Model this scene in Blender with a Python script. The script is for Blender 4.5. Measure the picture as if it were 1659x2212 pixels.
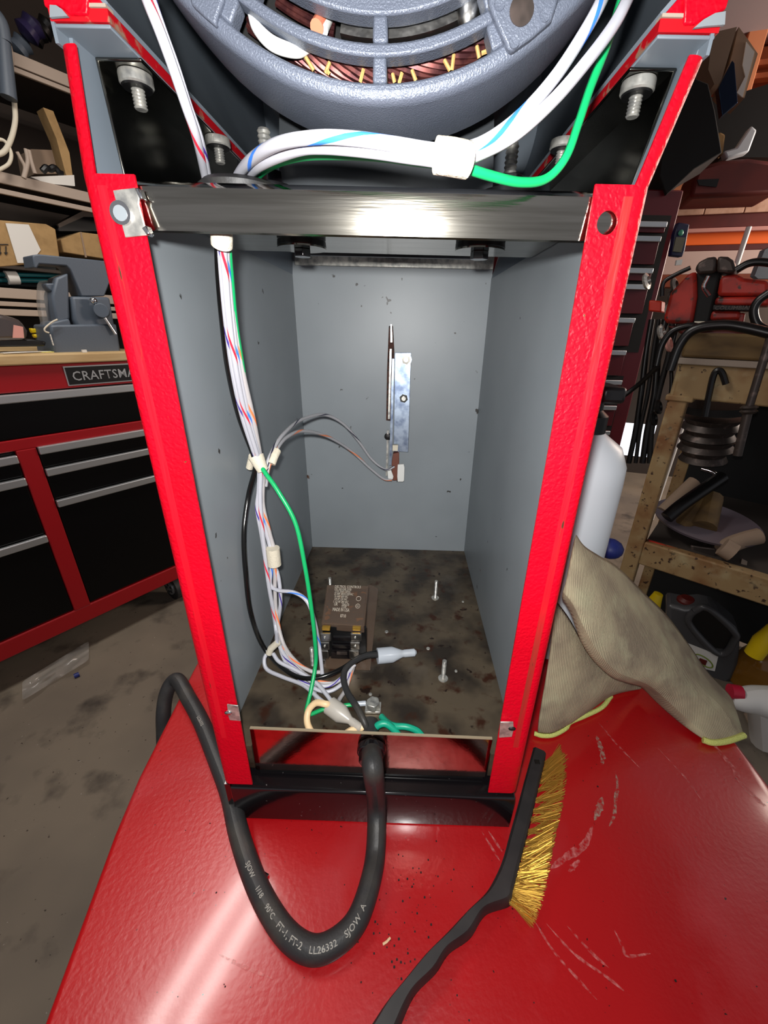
import bpy, bmesh, math, random
from mathutils import Vector, Matrix
import numpy as np
random.seed(7)
S = bpy.context.scene
for o in list(bpy.data.objects): bpy.data.objects.remove(o)
COL = S.collection
PI = math.pi

# ------------------------------------------------------------------ camera
F_PX, W_PX, H_PX = 872.241, 1659, 2212
CAM = np.array([.0197, -.208, .3772])
_p, _y, _r = .4144, -.009, .0242
FWD = np.array([math.sin(_y)*math.cos(_p), math.cos(_y)*math.cos(_p), -math.sin(_p)])
RT = np.cross(FWD, [0, 0, 1]); RT /= np.linalg.norm(RT); UP = np.cross(RT, FWD)
_c, _s = math.cos(_r), math.sin(_r)
RT, UP = _c*RT+_s*UP, -_s*RT+_c*UP
CX, CY = W_PX/2+31.7, H_PX/2-10.7
cd = bpy.data.cameras.new('camera'); cam = bpy.data.objects.new('camera', cd); COL.objects.link(cam)
cd.sensor_fit = 'VERTICAL'; cd.sensor_height = 24; cd.lens = 24*F_PX/H_PX
cd.shift_x = -31.7/H_PX; cd.shift_y = -10.7/H_PX
cd.clip_start = .005; cd.clip_end = 60
M4 = Matrix.Identity(4)
for i in range(3):
    M4[i][0] = RT[i]; M4[i][1] = UP[i]; M4[i][2] = -FWD[i]; M4[i][3] = CAM[i]
cam.matrix_world = M4
S.camera = cam

def ray(px, py): return FWD+(px-CX)/F_PX*RT-(py-CY)/F_PX*UP
def P(px, py, **k):
    """the point seen at a pixel of the 1659x2212 frame, on the plane x=, y= or z="""
    (a, v), = k.items(); i = 'xyz'.index(a); d = ray(px, py)
    return Vector(CAM+d*(v-CAM[i])/d[i])
def Q(t):
    """(px, py, y) or (px, py, None, z) -> point"""
    p = P(t[0], t[1], z=t[3]) if len(t) > 3 else P(t[0], t[1], y=t[2])
    if .003 < p.y < .33 and -.2 < p.x < -.1145: p = P(t[0], t[1], x=-.1145)   # keep inside the left wall
    return p

# ------------------------------------------------------------------ world, lights, exposure
w = bpy.data.worlds.new('world'); S.world = w; w.use_nodes = True
w.node_tree.nodes['Background'].inputs[0].default_value = (.93, .93, 1, 1)
w.node_tree.nodes['Background'].inputs[1].default_value = .26
S.view_settings.view_transform = 'Standard'; S.view_settings.look = 'None'
S.view_settings.gamma = 1; S.view_settings.use_curve_mapping = False
S.view_settings.exposure = 0.0
def area(name, loc, target, sx, sy, power, col=(1, 1, 1), shape='RECTANGLE'):
    l = bpy.data.lights.new(name, 'AREA'); l.shape = shape; l.size = sx; l.size_y = sy
    l.energy = power; l.color = col
    o = bpy.data.objects.new(name, l); COL.objects.link(o); o.location = loc
    o.rotation_euler = (Vector(target)-Vector(loc)).to_track_quat('-Z', 'Y').to_euler()
    return o
# the phone's flash, just above its lens
area('phone_flash', (.012, -.210, .397), (.0, .2, .25), .012, .012, 2.3, (1, .985, .96), 'DISK')
# twin ceiling tubes over the tool chest
TUBE_A, TUBE_B = Vector((-.66, .93, 1.5)), Vector((-.99, .21, 1.5))
_td = (TUBE_B-TUBE_A).normalized(); _tn = Vector((-_td.y, _td.x, 0))
for k in (-1, 1):
    c = (TUBE_A+TUBE_B)/2+_tn*.075*k-Vector((0, 0, .03))
    l = bpy.data.lights.new('tube_light', 'AREA'); l.shape = 'RECTANGLE'; l.size = 1.15; l.size_y = .035; l.energy = 8.5; l.color = (1, .95, .9)
    o = bpy.data.objects.new('tube_light', l); COL.objects.link(o)
    o.matrix_world = Matrix.Translation(c) @ Matrix.Rotation(math.atan2(_td.y, _td.x), 4, 'Z')
# warm lamp added to brighten the far-right wall, standing in for daylight
area('far_wall_fill', (3.4, 1.9, 1.25), (1.8, 3.0, .9), 1.0, .8, 75, (1, .84, .72))

# ------------------------------------------------------------------ materials
def lin(c):
    c = [v/255 for v in c[:3]]
    return tuple(v/12.92 if v <= .04045 else ((v+.055)/1.055)**2.4 for v in c)+(1,)
MATS = {}
class NT:
    def __init__(s, m): s.t = m.node_tree; s.n = s.t.nodes; s.l = s.t.links
    def new(s, k, **kw):
        n = s.n.new(k)
        for a, v in kw.items(): setattr(n, a, v)
        return n
    def link(s, a, b): s.l.new(a, b)
def mat(name, col, rough=.5, metal=0, var=None, bump=None, spots=None, coat=0, trans=0, alpha=1, emit=0, stretch=None, spec=None, ior=None):
    """var=(scale, colour2, lo, hi): noise mottling; spots=[(scale, colour, lo, hi, detail)]: stains; bump=(scale, strength, kind)"""
    if name in MATS: return MATS[name]
    m = bpy.data.materials.new(name); m.use_nodes = True; t = NT(m); b = t.n['Principled BSDF']
    b.inputs['Roughness'].default_value = rough; b.inputs['Metallic'].default_value = metal
    b.inputs['Coat Weight'].default_value = coat; b.inputs['Coat Roughness'].default_value = .12
    if spec is not None: b.inputs['Specular IOR Level'].default_value = spec
    if ior: b.inputs['IOR'].default_value = ior
    b.inputs['Transmission Weight'].default_value = trans; b.inputs['Alpha'].default_value = alpha
    base = None
    tc = t.new('ShaderNodeTexCoord'); mp = t.new('ShaderNodeMapping'); t.link(tc.outputs['Object'], mp.inputs[0])
    if stretch: mp.inputs['Scale'].default_value = stretch
    def layer(prev, sc, c2, lo, hi, det=4):
        n = t.new('ShaderNodeTexNoise'); n.inputs['Scale'].default_value = sc; n.inputs['Detail'].default_value = det
        t.link(mp.outputs[0], n.inputs['Vector'])
        r = t.new('ShaderNodeMapRange'); r.inputs[1].default_value = lo; r.inputs[2].default_value = hi
        t.link(n.outputs[0], r.inputs[0])
        x = t.new('ShaderNodeMix', data_type='RGBA'); t.link(r.outputs[0], x.inputs[0])
        if prev is None: x.inputs[6].default_value = lin(col)
        else: t.link(prev, x.inputs[6])
        x.inputs[7].default_value = lin(c2)
        return x.outputs[2]
    if var: base = layer(base, var[0], var[1], var[2], var[3], 3)
    for s_ in (spots or []): base = layer(base, *s_)
    if base is None: b.inputs['Base Color'].default_value = lin(col)
    else: t.link(base, b.inputs['Base Color'])
    if emit:
        b.inputs['Emission Color'].default_value = lin(col); b.inputs['Emission Strength'].default_value = emit
    if bump:
        if len(bump) > 2 and bump[2] == 'v':
            n = t.new('ShaderNodeTexVoronoi', feature='SMOOTH_F1'); n.inputs['Scale'].default_value = bump[0]
            n.inputs['Smoothness'].default_value = .6
            d = t.new('ShaderNodeTexNoise'); d.inputs['Scale'].default_value = bump[0]*.6
            t.link(mp.outputs[0], d.inputs['Vector'])
            x = t.new('ShaderNodeMix', data_type='RGBA'); x.inputs[0].default_value = .004
            t.link(mp.outputs[0], x.inputs[6]); t.link(d.outputs['Color'], x.inputs[7]); t.link(x.outputs[2], n.inputs['Vector'])
        elif len(bump) > 2 and bump[2] == 'w':
            n = t.new('ShaderNodeTexWave'); n.inputs['Scale'].default_value = bump[0]; n.inputs['Distortion'].default_value = 1.6; n.inputs['Detail'].default_value = 3; n.inputs['Detail Scale'].default_value = 3
            t.link(mp.outputs[0], n.inputs['Vector'])
        else:
            n = t.new('ShaderNodeTexNoise'); n.inputs['Scale'].default_value = bump[0]; n.inputs['Detail'].default_value = 2
            t.link(mp.outputs[0], n.inputs['Vector'])
        u = t.new('ShaderNodeBump'); u.inputs['Strength'].default_value = bump[1]; u.inputs['Distance'].default_value = .001
        t.link(n.outputs[0], u.inputs['Height']); t.link(u.outputs[0], b.inputs['Normal'])
    MATS[name] = m
    return m
def wire_mat(name, col, stripe=None, width=.16, turns=38., rough=.35):
    if name in MATS: return MATS[name]
    m = mat(name, col, rough)
    if stripe:
        t = NT(m); b = t.n['Principled BSDF']; uv = t.new('ShaderNodeUVMap'); uv.uv_map = 'UVMap'
        sp = t.new('ShaderNodeSeparateXYZ'); t.link(uv.outputs[0], sp.inputs[0])
        ml = t.new('ShaderNodeMath', operation='MULTIPLY_ADD'); ml.inputs[1].default_value = turns
        t.link(sp.outputs[1], ml.inputs[0]); t.link(sp.outputs[0], ml.inputs[2])
        fr = t.new('ShaderNodeMath', operation='FRACT'); t.link(ml.outputs[0], fr.inputs[0])
        lt = t.new('ShaderNodeMath', operation='LESS_THAN'); lt.inputs[1].default_value = width; t.link(fr.outputs[0], lt.inputs[0])
        x = t.new('ShaderNodeMix', data_type='RGBA'); t.link(lt.outputs[0], x.inputs[0])
        x.inputs[6].default_value = lin(col); x.inputs[7].default_value = lin(stripe); t.link(x.outputs[2], b.inputs['Base Color'])
    return m
RUST = (96, 52, 28)
M = dict(
    red_coat=mat('red_leather_coat', (206, 0, 30), .40, spec=.32, var=(14, (190, 0, 24), .4, .7), bump=(480, .34, 'v'), spots=[(160, (90, 60, 35), .715, .74, 5)]),
    red_worn=mat('red_worn_coat', (208, 10, 32), .42, var=(30, (150, 45, 35), .52, .72), bump=(520, .22, 'v'), spots=[(260, (70, 45, 30), .64, .68, 6)], stretch=(1, 1, .12)),
    red_edge=mat('red_flange_paint', (180, 12, 26), .4, spots=[(120, (150, 120, 100), .58, .66, 5)]),
    grey=mat('grey_enamel', (138, 145, 150), .42, var=(7, (126, 133, 138), .35, .7), spots=[(70, (50, 48, 46), .735, .755, 3), (30, (84, 58, 44), .74, .76, 5)]),
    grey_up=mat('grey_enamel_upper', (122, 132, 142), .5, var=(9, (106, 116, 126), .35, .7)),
    steel=mat('brushed_steel', (180, 176, 166), .12, 1, var=(60, (150, 146, 136), .35, .7), bump=(200, .05), stretch=(.25, 3, 6)),
    steel_dark=mat('bracket_steel', (120, 118, 112), .22, 1, var=(25, (80, 80, 76), .35, .7), bump=(120, .05)),
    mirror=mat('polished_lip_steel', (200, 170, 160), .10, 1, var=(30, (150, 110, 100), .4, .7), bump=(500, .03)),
    zinc=mat('zinc', (214, 212, 204), .36, .72, var=(200, (150, 150, 148), .4, .7)),
    zinc_blue=mat('blue_zinc', (168, 182, 200), .38, 1, var=(80, (110, 124, 150), .4, .65)),
    rusty=mat('rusty_floor_steel', (98, 86, 70), .42, .35, var=(26, (52, 45, 38), .38, .62), spots=[(60, (62, 34, 20), .56, .68, 6), (110, (36, 22, 16), .66, .70, 4), (16, (104, 96, 86), .62, .8, 5)], bump=(260, .25)),
    black_gloss=mat('black_frame_paint', (16, 14, 16), .16, coat=.6, spots=[(300, (90, 88, 86), .72, .75, 4)]),
    black=mat('black_plastic', (14, 14, 15), .35),
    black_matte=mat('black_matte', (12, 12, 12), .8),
    rubber=mat('black_rubber', (34, 34, 35), .55, var=(60, (56, 54, 50), .45, .75), bump=(500, .15)),
    table=mat('red_cart_paint', (180, 14, 20), .34, coat=.55, var=(6, (164, 10, 18), .35, .7), bump=(260, .20), spots=[(11, (178, 52, 58), .55, .85, 6), (320, (40, 14, 14), .745, .765, 2)]),
    table_scuff=mat('table_scuff', (214, 120, 118), .5, alpha=.5),
    table_dust=mat('table_dust_smear', (172, 146, 132), .7, alpha=.75),
    motor=mat('hammered_grey', (108, 115, 130), .40, .25, var=(20, (96, 103, 118), .35, .7), bump=(1500, .35)),
    motor_dark=mat('motor_shell', (58, 62, 66), .38, .3, var=(14, (44, 48, 50), .35, .7)),
    copper=mat('copper_winding', (110, 62, 58), .38, .7, var=(200, (70, 36, 38), .4, .6)),
    lace=mat('lacing', (190, 150, 90), .7),
    alu=mat('cast_aluminium', (190, 188, 184), .3, 1, bump=(180, .5)),
    cream=mat('cream_sleeve', (214, 206, 186), .7, bump=(900, .5)),
    white_p=mat('white_plastic', (226, 226, 222), .45),
    cord=mat('cord_jacket', (42, 42, 43), .50, var=(40, (60, 57, 52), .5, .75), bump=(700, .15)),
    print=mat('cord_print', (150, 146, 138), .6),
    towel=mat('microfibre', (178, 168, 138), .95, var=(22, (138, 126, 106), .35, .65), spots=[(40, (178, 174, 142), .5, .8, 3)], bump=(170, .5, 'w')),
    hem=mat('yellow_hem', (206, 214, 120), .9, bump=(900, 1.0)),
    brush=mat('brush_plastic', (30, 29, 30), .6, var=(50, (44, 42, 42), .4, .7)),
    brass=mat('brass_wire', (226, 178, 78), .30, .85),
    concrete=mat('concrete', (128, 116, 100), .7, var=(3, (106, 96, 84), .35, .65), spots=[(9, (66, 58, 50), .56, .75, 8), (90, (54, 44, 34), .70, .73, 4), (120, (150, 144, 132), .745, .76, 3)], bump=(40, .3)),
    chest_red=mat('chest_red', (150, 10, 20), .35),
    chest_dark=mat('chest_red_dark', (92, 12, 24), .35),
    drawer_black=mat('drawer_black', (5, 5, 6), .3, spec=.25),
    alu_trim=mat('alu_trim', (200, 204, 206), .35, .85),
    wood=mat('maple_top', (196, 168, 122), .5, var=(8, (180, 148, 100), .4, .7), stretch=(1, 1, 6)),
    rack=mat('rack_beige', (168, 152, 138), .6),
    card=mat('cardboard', (170, 138, 92), .85, var=(30, (150, 120, 78), .4, .7)),
    card_grey=mat('cardboard_grey', (150, 128, 108), .85),
    white=mat('white_paper', (220, 218, 212), .8),
    vise=mat('vise_grey', (80, 90, 102), .5, bump=(200, .2)),
    chrome=mat('chrome', (230, 230, 230), .12, 1),
    teal=mat('teal_tube', (20, 96, 104), .35),
    yellow=mat('yellow_plastic', (228, 196, 10), .4),
    clear=mat('clear_bag', (190, 186, 180), .18, alpha=.32, spec=1.0),
    smoke=mat('smoked_cover', (118, 96, 80), .16, alpha=.42, spec=.9),
    nylon=mat('nylon_cap', (214, 222, 232), .25, alpha=.62, spec=.8),
    nylon_y=mat('nylon_cap_aged', (196, 190, 180), .3, alpha=.8, spec=.8),
    print_w=mat('label_print', (214, 206, 190), .6),
    bench=mat('rusty_bench_paint', (150, 124, 84), .7, var=(12, (120, 78, 40), .45, .7), spots=[(70, (60, 36, 18), .62, .66, 5), (22, (170, 154, 116), .55, .8, 4)]),
    timber=mat('grimy_timber', (112, 88, 50), .75, var=(10, (70, 52, 30), .35, .7), stretch=(1, 1, 3)),
    timber_edge=mat('pale_board', (150, 136, 122), .7),
    vise_red=mat('vise_red', (176, 40, 26), .5, var=(20, (110, 22, 16), .4, .7), spots=[(60, (60, 40, 34), .6, .68, 5)]),
    iron=mat('worn_iron', (70, 62, 58), .45, .5, var=(60, (120, 104, 98), .55, .8)),
    dark_iron=mat('dark_iron', (30, 28, 28), .5, .4),
    bottle=mat('milky_bottle', (206, 214, 220), .4, spec=.4),
    jug=mat('graphite_jug', (72, 72, 74), .32),
    amber=mat('amber_bottle', (150, 100, 24), .15, alpha=.7, spec=.8),
    blue=mat('blue_plastic', (26, 40, 110), .5),
    purple=mat('purple_plastic', (44, 38, 74), .3),
    orange=mat('orange_paint', (255, 110, 20), .6),
    pine=mat('pine_framing', (214, 140, 96), .8, var=(5, (196, 120, 80), .35, .7), stretch=(1, 1, .3)),
    pine_dark=mat('pine_sheathing', (150, 74, 44), .85, var=(6, (120, 54, 32), .35, .7)),
    pale_brick=mat('pale_beam', (206, 166, 142), .8, var=(30, (186, 144, 118), .4, .7)),
    maroon=mat('maroon_paint', (96, 26, 18), .5, var=(6, (76, 16, 12), .35, .7)),
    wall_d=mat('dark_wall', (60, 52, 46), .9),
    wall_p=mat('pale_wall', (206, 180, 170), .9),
    pink=mat('pink_board', (210, 150, 140), .8),
)

for k_ in ('table_scuff', 'table_dust'):
    t_ = NT(M[k_]); n_ = t_.new('ShaderNodeTexNoise'); n_.inputs['Scale'].default_value = 260; n_.inputs['Detail'].default_value = 5
    g_ = t_.new('ShaderNodeNewGeometry'); t_.link(g_.outputs['Position'], n_.inputs['Vector'])
    r_ = t_.new('ShaderNodeMapRange'); r_.inputs[1].default_value = .40; r_.inputs[2].default_value = .66; r_.inputs[4].default_value = .85; t_.link(n_.outputs[0], r_.inputs[0]); t_.link(r_.outputs[0], t_.n['Principled BSDF'].inputs['Alpha'])

# ------------------------------------------------------------------ mesh helpers
class MB:
    def __init__(s, T=None): s.v = []; s.f = []; s.uv = None; s.T = T
    def add(s, vs, fs, uvs=None):
        k = len(s.v)
        s.v += [Vector(v) for v in vs]; s.f += [tuple(i+k for i in f) for f in fs]
        if uvs is not None:
            if s.uv is None: s.uv = []
            s.uv += uvs
        return s
    def box(s, x0, x1, y0, y1, z0, z1):
        x0, x1 = sorted((x0, x1)); y0, y1 = sorted((y0, y1)); z0, z1 = sorted((z0, z1))
        v = [(x, y, z) for z in (z0, z1) for y in (y0, y1) for x in (x0, x1)]
        return s.add(v, [(0, 2, 3, 1), (4, 5, 7, 6), (0, 1, 5, 4), (1, 3, 7, 5), (3, 2, 6, 7), (2, 0, 4, 6)])
    def loft(s, rings, cap=True, close=False):
        n = len(rings[0]); v = [p for r in rings for p in r]; f = []
        m = len(rings)
        for i in range(m if close else m-1):
            for j in range(n):
                a, b = i*n+j, i*n+(j+1) % n; c, d = ((i+1) % m)*n+(j+1) % n, ((i+1) % m)*n+j
                f.append((a, b, c, d))
        if cap and not close:
            f.append(tuple(range(n))[::-1]); f.append(tuple((m-1)*n+j for j in range(n)))
        return s.add(v, f)
    def prism(s, poly, vec):
        vec = Vector(vec); a = [Vector(p) for p in poly]; return s.loft([a, [p+vec for p in a]])
    def sheet(s, rows):
        n = len(rows[0]); v = [p for r in rows for p in r]; f = []
        for i in range(len(rows)-1):
            for j in range(n-1): f.append((i*n+j, i*n+j+1, (i+1)*n+j+1, (i+1)*n+j))
        return s.add(v, f)
    def cyl(s, a, b, r, r2=None, n=16, cap=True):
        a, b = Vector(a), Vector(b); r2 = r if r2 is None else r2
        z = (b-a).normalized(); x = z.orthogonal().normalized(); y = z.cross(x)
        rg = lambda c, q: [c+(x*math.cos(t)+y*math.sin(t))*q for t in [2*PI*i/n for i in range(n)]]
        return s.loft([rg(a, r), rg(b, r2)], cap)
    def lathe(s, base, axis, prof, n=24):
        base = Vector(base); z = Vector(axis).normalized(); x = z.orthogonal().normalized(); y = z.cross(x)
        return s.loft([[base+z*h+(x*math.cos(t)+y*math.sin(t))*max(q, 1e-5) for t in [2*PI*i/n for i in range(n)]] for q, h in prof])
    def tube(s, pts, r, n=10, ell=None):
        pts = [Vector(p) for p in pts]; L = 0; k0 = len(s.v); N = None; vs = []; uv = []
        for i, p in enumerate(pts):
            t = (pts[min(i+1, len(pts)-1)]-pts[max(i-1, 0)])
            t = t.normalized() if t.length > 1e-9 else Vector((0, 0, 1))
            if i: L += (p-pts[i-1]).length
            if N is None: N = t.orthogonal().normalized() if abs(t.z) > .9 else (Vector((0, 0, 1))-t*t.z).normalized()
            N = (N-t*N.dot(t)).normalized(); B = t.cross(N)
            rr = r(i/(len(pts)-1)) if callable(r) else r
            for j in range(n+1):
                a = 2*PI*j/n; vs.append(p+(N*math.cos(a)+B*math.sin(a))*rr); uv.append((j/n, L))
        f = []; m = n+1
        for i in range(len(pts)-1):
            for j in range(n): f.append((i*m+j, i*m+j+1, (i+1)*m+j+1, (i+1)*m+j))
        f.append(tuple(range(n))[::-1]); f.append(tuple((len(pts)-1)*m+j for j in range(n)))
        return s.add(vs, f, uv)
    def sphere(s, c, r, n=12, sc=(1, 1, 1)):
        c = Vector(c); prof = []
        for i in range(n//2+1):
            a = PI*i/(n//2); prof.append([c+Vector((r*sc[0]*math.sin(a)*math.cos(b), r*sc[1]*math.sin(a)*math.sin(b), -r*sc[2]*math.cos(a))) for b in [2*PI*j/n for j in range(n)]])
        return s.loft(prof)
    def build(s, name, m, parent=None, smooth=True, bevel=0, solid=0, kind=None, label=None, sub=0):
        me = bpy.data.meshes.new(name)
        vs = [s.T @ v for v in s.v] if s.T is not None else s.v
        me.from_pydata([tuple(v) for v in vs], [], s.f)
        if s.uv is not None and len(s.uv) == len(s.v):
            lay = me.uv_layers.new(name='UVMap')
            for lp in me.loops: lay.data[lp.index].uv = s.uv[lp.vertex_index]
        if not (s.uv is not None):
            bm = bmesh.new(); bm.from_mesh(me); bmesh.ops.remove_doubles(bm, verts=bm.verts, dist=1e-6)
            bmesh.ops.recalc_face_normals(bm, faces=bm.faces); bm.to_mesh(me); bm.free()
        if smooth: me.shade_smooth(); me.set_sharp_from_angle(angle=math.radians(38))
        me.materials.append(m); me.update()
        o = bpy.data.objects.new(name, me); COL.objects.link(o)
        if parent is not None: attach(o, parent)
        if solid:
            d = o.modifiers.new('solid', 'SOLIDIFY'); d.thickness = solid; d.offset = 0
        if bevel:
            b = o.modifiers.new('bevel', 'BEVEL'); b.width = bevel; b.segments = 2; b.limit_method = 'ANGLE'; b.angle_limit = math.radians(40)
        if sub:
            b = o.modifiers.new('sub', 'SUBSURF'); b.levels = sub; b.render_levels = sub
        if kind: o['kind'] = kind
        if label: o['label'] = label
        return o
def world_of(o):
    m = o.matrix_basis.copy()
    return (world_of(o.parent) @ o.matrix_parent_inverse @ m) if o.parent else m
def attach(o, parent):
    o.parent = parent; o.matrix_parent_inverse = world_of(parent).inverted()
def thing(name, label, cat, loc=(0, 0, 0), group=None):
    o = bpy.data.objects.new(name, None); COL.objects.link(o); o.location = loc; o.empty_display_size = .02
    return tag(o, label, cat, group)
def tag(o, label, cat, group=None):
    o['label'] = label; o['category'] = cat
    if group: o['group'] = group
    return o
def struct(o): o['kind'] = 'structure'; return o
def cr(pts, k=8):
    """Catmull-Rom through the points"""
    p = [Vector(q) for q in pts]; p = [p[0]*2-p[1]]+p+[p[-1]*2-p[-2]]; out = []
    for i in range(1, len(p)-2):
        a, b, c, d = p[i-1:i+3]
        for j in range(k):
            t = j/k; out.append(.5*((2*b)+(c-a)*t+(2*a-5*b+4*c-d)*t*t+(3*b-a-3*c+d)*t**3))
    out.append(p[-2]); return out
def wire(name, pts, r, m, parent, k=10, n=10, **kw):
    return MB().tube(cr([Q(t) if not isinstance(t, Vector) else t for t in pts], k), r, n).build(name, m, parent, **kw)
_font = {}
def glyphs(text, size, place, m, name, parent, align='LEFT', extrude=0, spacing=1.0, label=None, sx=1.0):
    """text as flat mesh; place(x, y) -> world"""
    cu = bpy.data.curves.new('txt', 'FONT'); cu.body = text; cu.size = size; cu.align_x = align; cu.extrude = extrude
    cu.space_character = spacing; cu.resolution_u = 2; cu.offset = size*.008
    to = bpy.data.objects.new('txt', cu); COL.objects.link(to)
    me = bpy.data.meshes.new_from_object(to); bpy.data.objects.remove(to); bpy.data.curves.remove(cu)
    for v in me.vertices: v.co = place(v.co.x*sx, v.co.y)
    me.materials.clear(); me.materials.append(m); me.name = name
    o = bpy.data.objects.new(name, me); COL.objects.link(o); attach(o, parent)
    if label: o['label'] = label
    return o
def stud(mb, a, b, r, pitch=.0012, n=12):
    """threaded rod"""
    a, b = Vector(a), Vector(b); L = (b-a).length; prof = []; h = 0
    while h < L: prof += [(r, h), (r*.82, min(h+pitch*.5, L))]; h += pitch
    prof.append((r*.8, L)); mb.lathe(a, b-a, prof, n); return mb
def hexnut(mb, c, axis, r, h, hole=None):
    c = Vector(c); z = Vector(axis).normalized(); mb.cyl(c, c+z*h, r, n=6); return mb

# ================================================================== the setting
ZT, ZFL = -.008, -.72          # cart top, workshop floor
struct(MB().box(-4.5, 6.0, -2.2, 6.2, ZFL-.1, ZFL).build('floor', M['concrete'], smooth=False))

# oblique frames for the benches: s along the face, t away from the viewer, z up
class Frame:
    def __init__(s, px, py, z, heading, flip=False):
        s.o = P(px, py, z=z); s.o.z = 0; a = math.radians(heading); s.d = Vector((math.sin(a), math.cos(a), 0))
        n = Vector((s.d.y, -s.d.x, 0)); c = Vector(CAM)-s.o
        if n.dot(c) > 0: n = -n
        s.n = n
        s.T = Matrix(((s.d.x, n.x, 0, s.o.x), (s.d.y, n.y, 0, s.o.y), (0, 0, 1, 0), (0, 0, 0, 1)))
        s.origin = s.o
    def at(s, px, py, t=0):
        d = Vector(ray(px, py)); c = Vector(CAM); k = ((s.o+s.n*t)-c).dot(s.n)/d.dot(s.n); p = c+d*k
        return (p-s.o).dot(s.d), p.z
    def w(s, a, t, z): return s.T @ Vector((a, t, z))
    def base(s, a, t, z): return tuple(s.w(a, t, z))

# ================================================================== red cart under the machine
cart = thing('tool_cart', 'red painted rolling cart top under the opened machine, scuffed and dusty', 'cart', (0.08, 0, ZFL))
edge = [P(90, 2212, z=ZT), P(240, 1800, z=ZT), P(415, 1450, z=ZT)]
TL = [(-.150, -.40), (-.170, -.20), (-.187, -.115), (-.2105, -.016), (-.2185, .03), (-.230, .156), (-.236, .25), (-.238, .33), (.37, .36), (.375, .20), (.3755, .09), (.374, .044), (.366, -.10), (.35, -.40)]
mb = MB(); cxx = sum(p[0] for p in TL)/len(TL); cyy = sum(p[1] for p in TL)/len(TL)
def inset(d):
    r = []
    for x, y in TL:
        v = Vector((x-cxx, y-cyy)); r.append((x-v.normalized().x*d, y-v.normalized().y*d))
    return r
prof = [(.0052, ZT), (.0022, ZT-.0009), (.0006, ZT-.003), (0, ZT-.006), (0, ZT-.045), (.004, ZT-.05)]
mb.loft([[Vector((x, y, z)) for x, y in inset(d)] for d, z in prof])
mb.build('tabletop', M['table'], cart)
mb = MB(); mb.box(-.12, .32, -.30, .26, ZFL+.14, ZT-.06); mb.build('cart_body', M['chest_dark'], cart, bevel=.006)
for sx in (-.09, .29):
    for sy in (-.26, .22):
        m_ = MB(); m_.cyl((sx-.014, sy, ZFL+.05), (sx+.014, sy, ZFL+.05), .05, n=20); m_.box(sx-.02, sx+.02, sy-.02, sy+.02, ZFL+.09, ZFL+.14); m_.build('caster', M['rubber'], cart)
# wear marks with shapes of their own
def scuff(pxs, wpx, m, name='scuff_mark'):
    c = cr([P(x, y, z=ZT+.0003) for x, y in pxs], 6); rows = [[], []]
    for i, p in enumerate(c):
        t = (c[min(i+1, len(c)-1)]-c[max(i-1, 0)]).normalized(); n = Vector((-t.y, t.x, 0)); q = math.sin(PI*min(1, max(0, i/(len(c)-1))))**.6
        hw = wpx*.00045*(.15+q)*(.7+.6*random.random()); rows[0].append(p+n*hw); rows[1].append(p-n*hw)
    MB().sheet(rows).build(name, m, cart)
scuff([(1288, 1588), (1296, 1610), (1302, 1632), (1300, 1652)], 5.5, M['table_dust'])
scuff([(1330, 1665), (1334, 1700), (1330, 1722), (1327, 1760), (1316, 1785)], 3.0, M['table_dust'])
scuff([(1301, 1722), (1295, 1745), (1284, 1772)], 5.0, M['table_dust'])
scuff([(1280, 1785), (1262, 1825), (1225, 1850), (1190, 1876)], 5, M['table_scuff'])
scuff([(1252, 1858), (1238, 1872), (1228, 1882)], 4, M['table_scuff'])
scuff([(1535, 1600), (1560, 1630), (1585, 1660), (1600, 1690), (1640, 1730), (1659, 1745)], 5, M['table_scuff'])
scuff([(1292, 1560), (1330, 1605), (1385, 1662)], 2.4, M['table_scuff'])
for a in ([(1155, 1990), (1200, 2060), (1290, 2160)], [(1180, 1995), (1240, 2060), (1310, 2110), (1360, 2150)], [(1225, 2000), (1280, 2060), (1315, 2090)], [(1420, 1615), (1480, 1680), (1515, 1728)],
          [(1040, 1795), (1080, 1860)], [(1055, 1795), (1085, 1840)], [(1325, 2005), (1345, 2045), (1355, 2065), (1405, 2060)], [(470, 2060), (520, 2085), (590, 2115)]):
    scuff(a, 1.7, M['table_scuff'])

# ================================================================== pedestal cabinet
H2, D, ZF, ZTOP, ZS = .12, .338, .0665, .478, .4335
cab = thing('machine_pedestal', 'red leather-finish machine pedestal, grey inside, with its front cover off', 'machine', (0, .17, ZT))
def arcpts(cx_, cy_, r, a0, a1, n=12): return [(cx_+r*math.cos(math.radians(a0+(a1-a0)*i/n)), cy_+r*math.sin(math.radians(a0+(a1-a0)*i/n))) for i in range(n+1)]
def skin(sx, xin, z0, z1, th=.0012, yback=D):
    """folded sheet in plan: flange, rounded corner, side"""
    out = [(xin, 0)]+[(sx*a, b) for a, b in arcpts(H2-.006, .006, .006, -90, 0)]+[(sx*H2, yback)]
    inn = [(xin, th)]+[(sx*a, b) for a, b in arcpts(H2-.006, .006, .006-th, -90, 0)]+[(sx*(H2-th), yback)]
    ring = out+inn[::-1]
    return MB().loft([[Vector((x, y, z0)) for x, y in ring], [Vector((x, y, z1)) for x, y in ring]])
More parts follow.
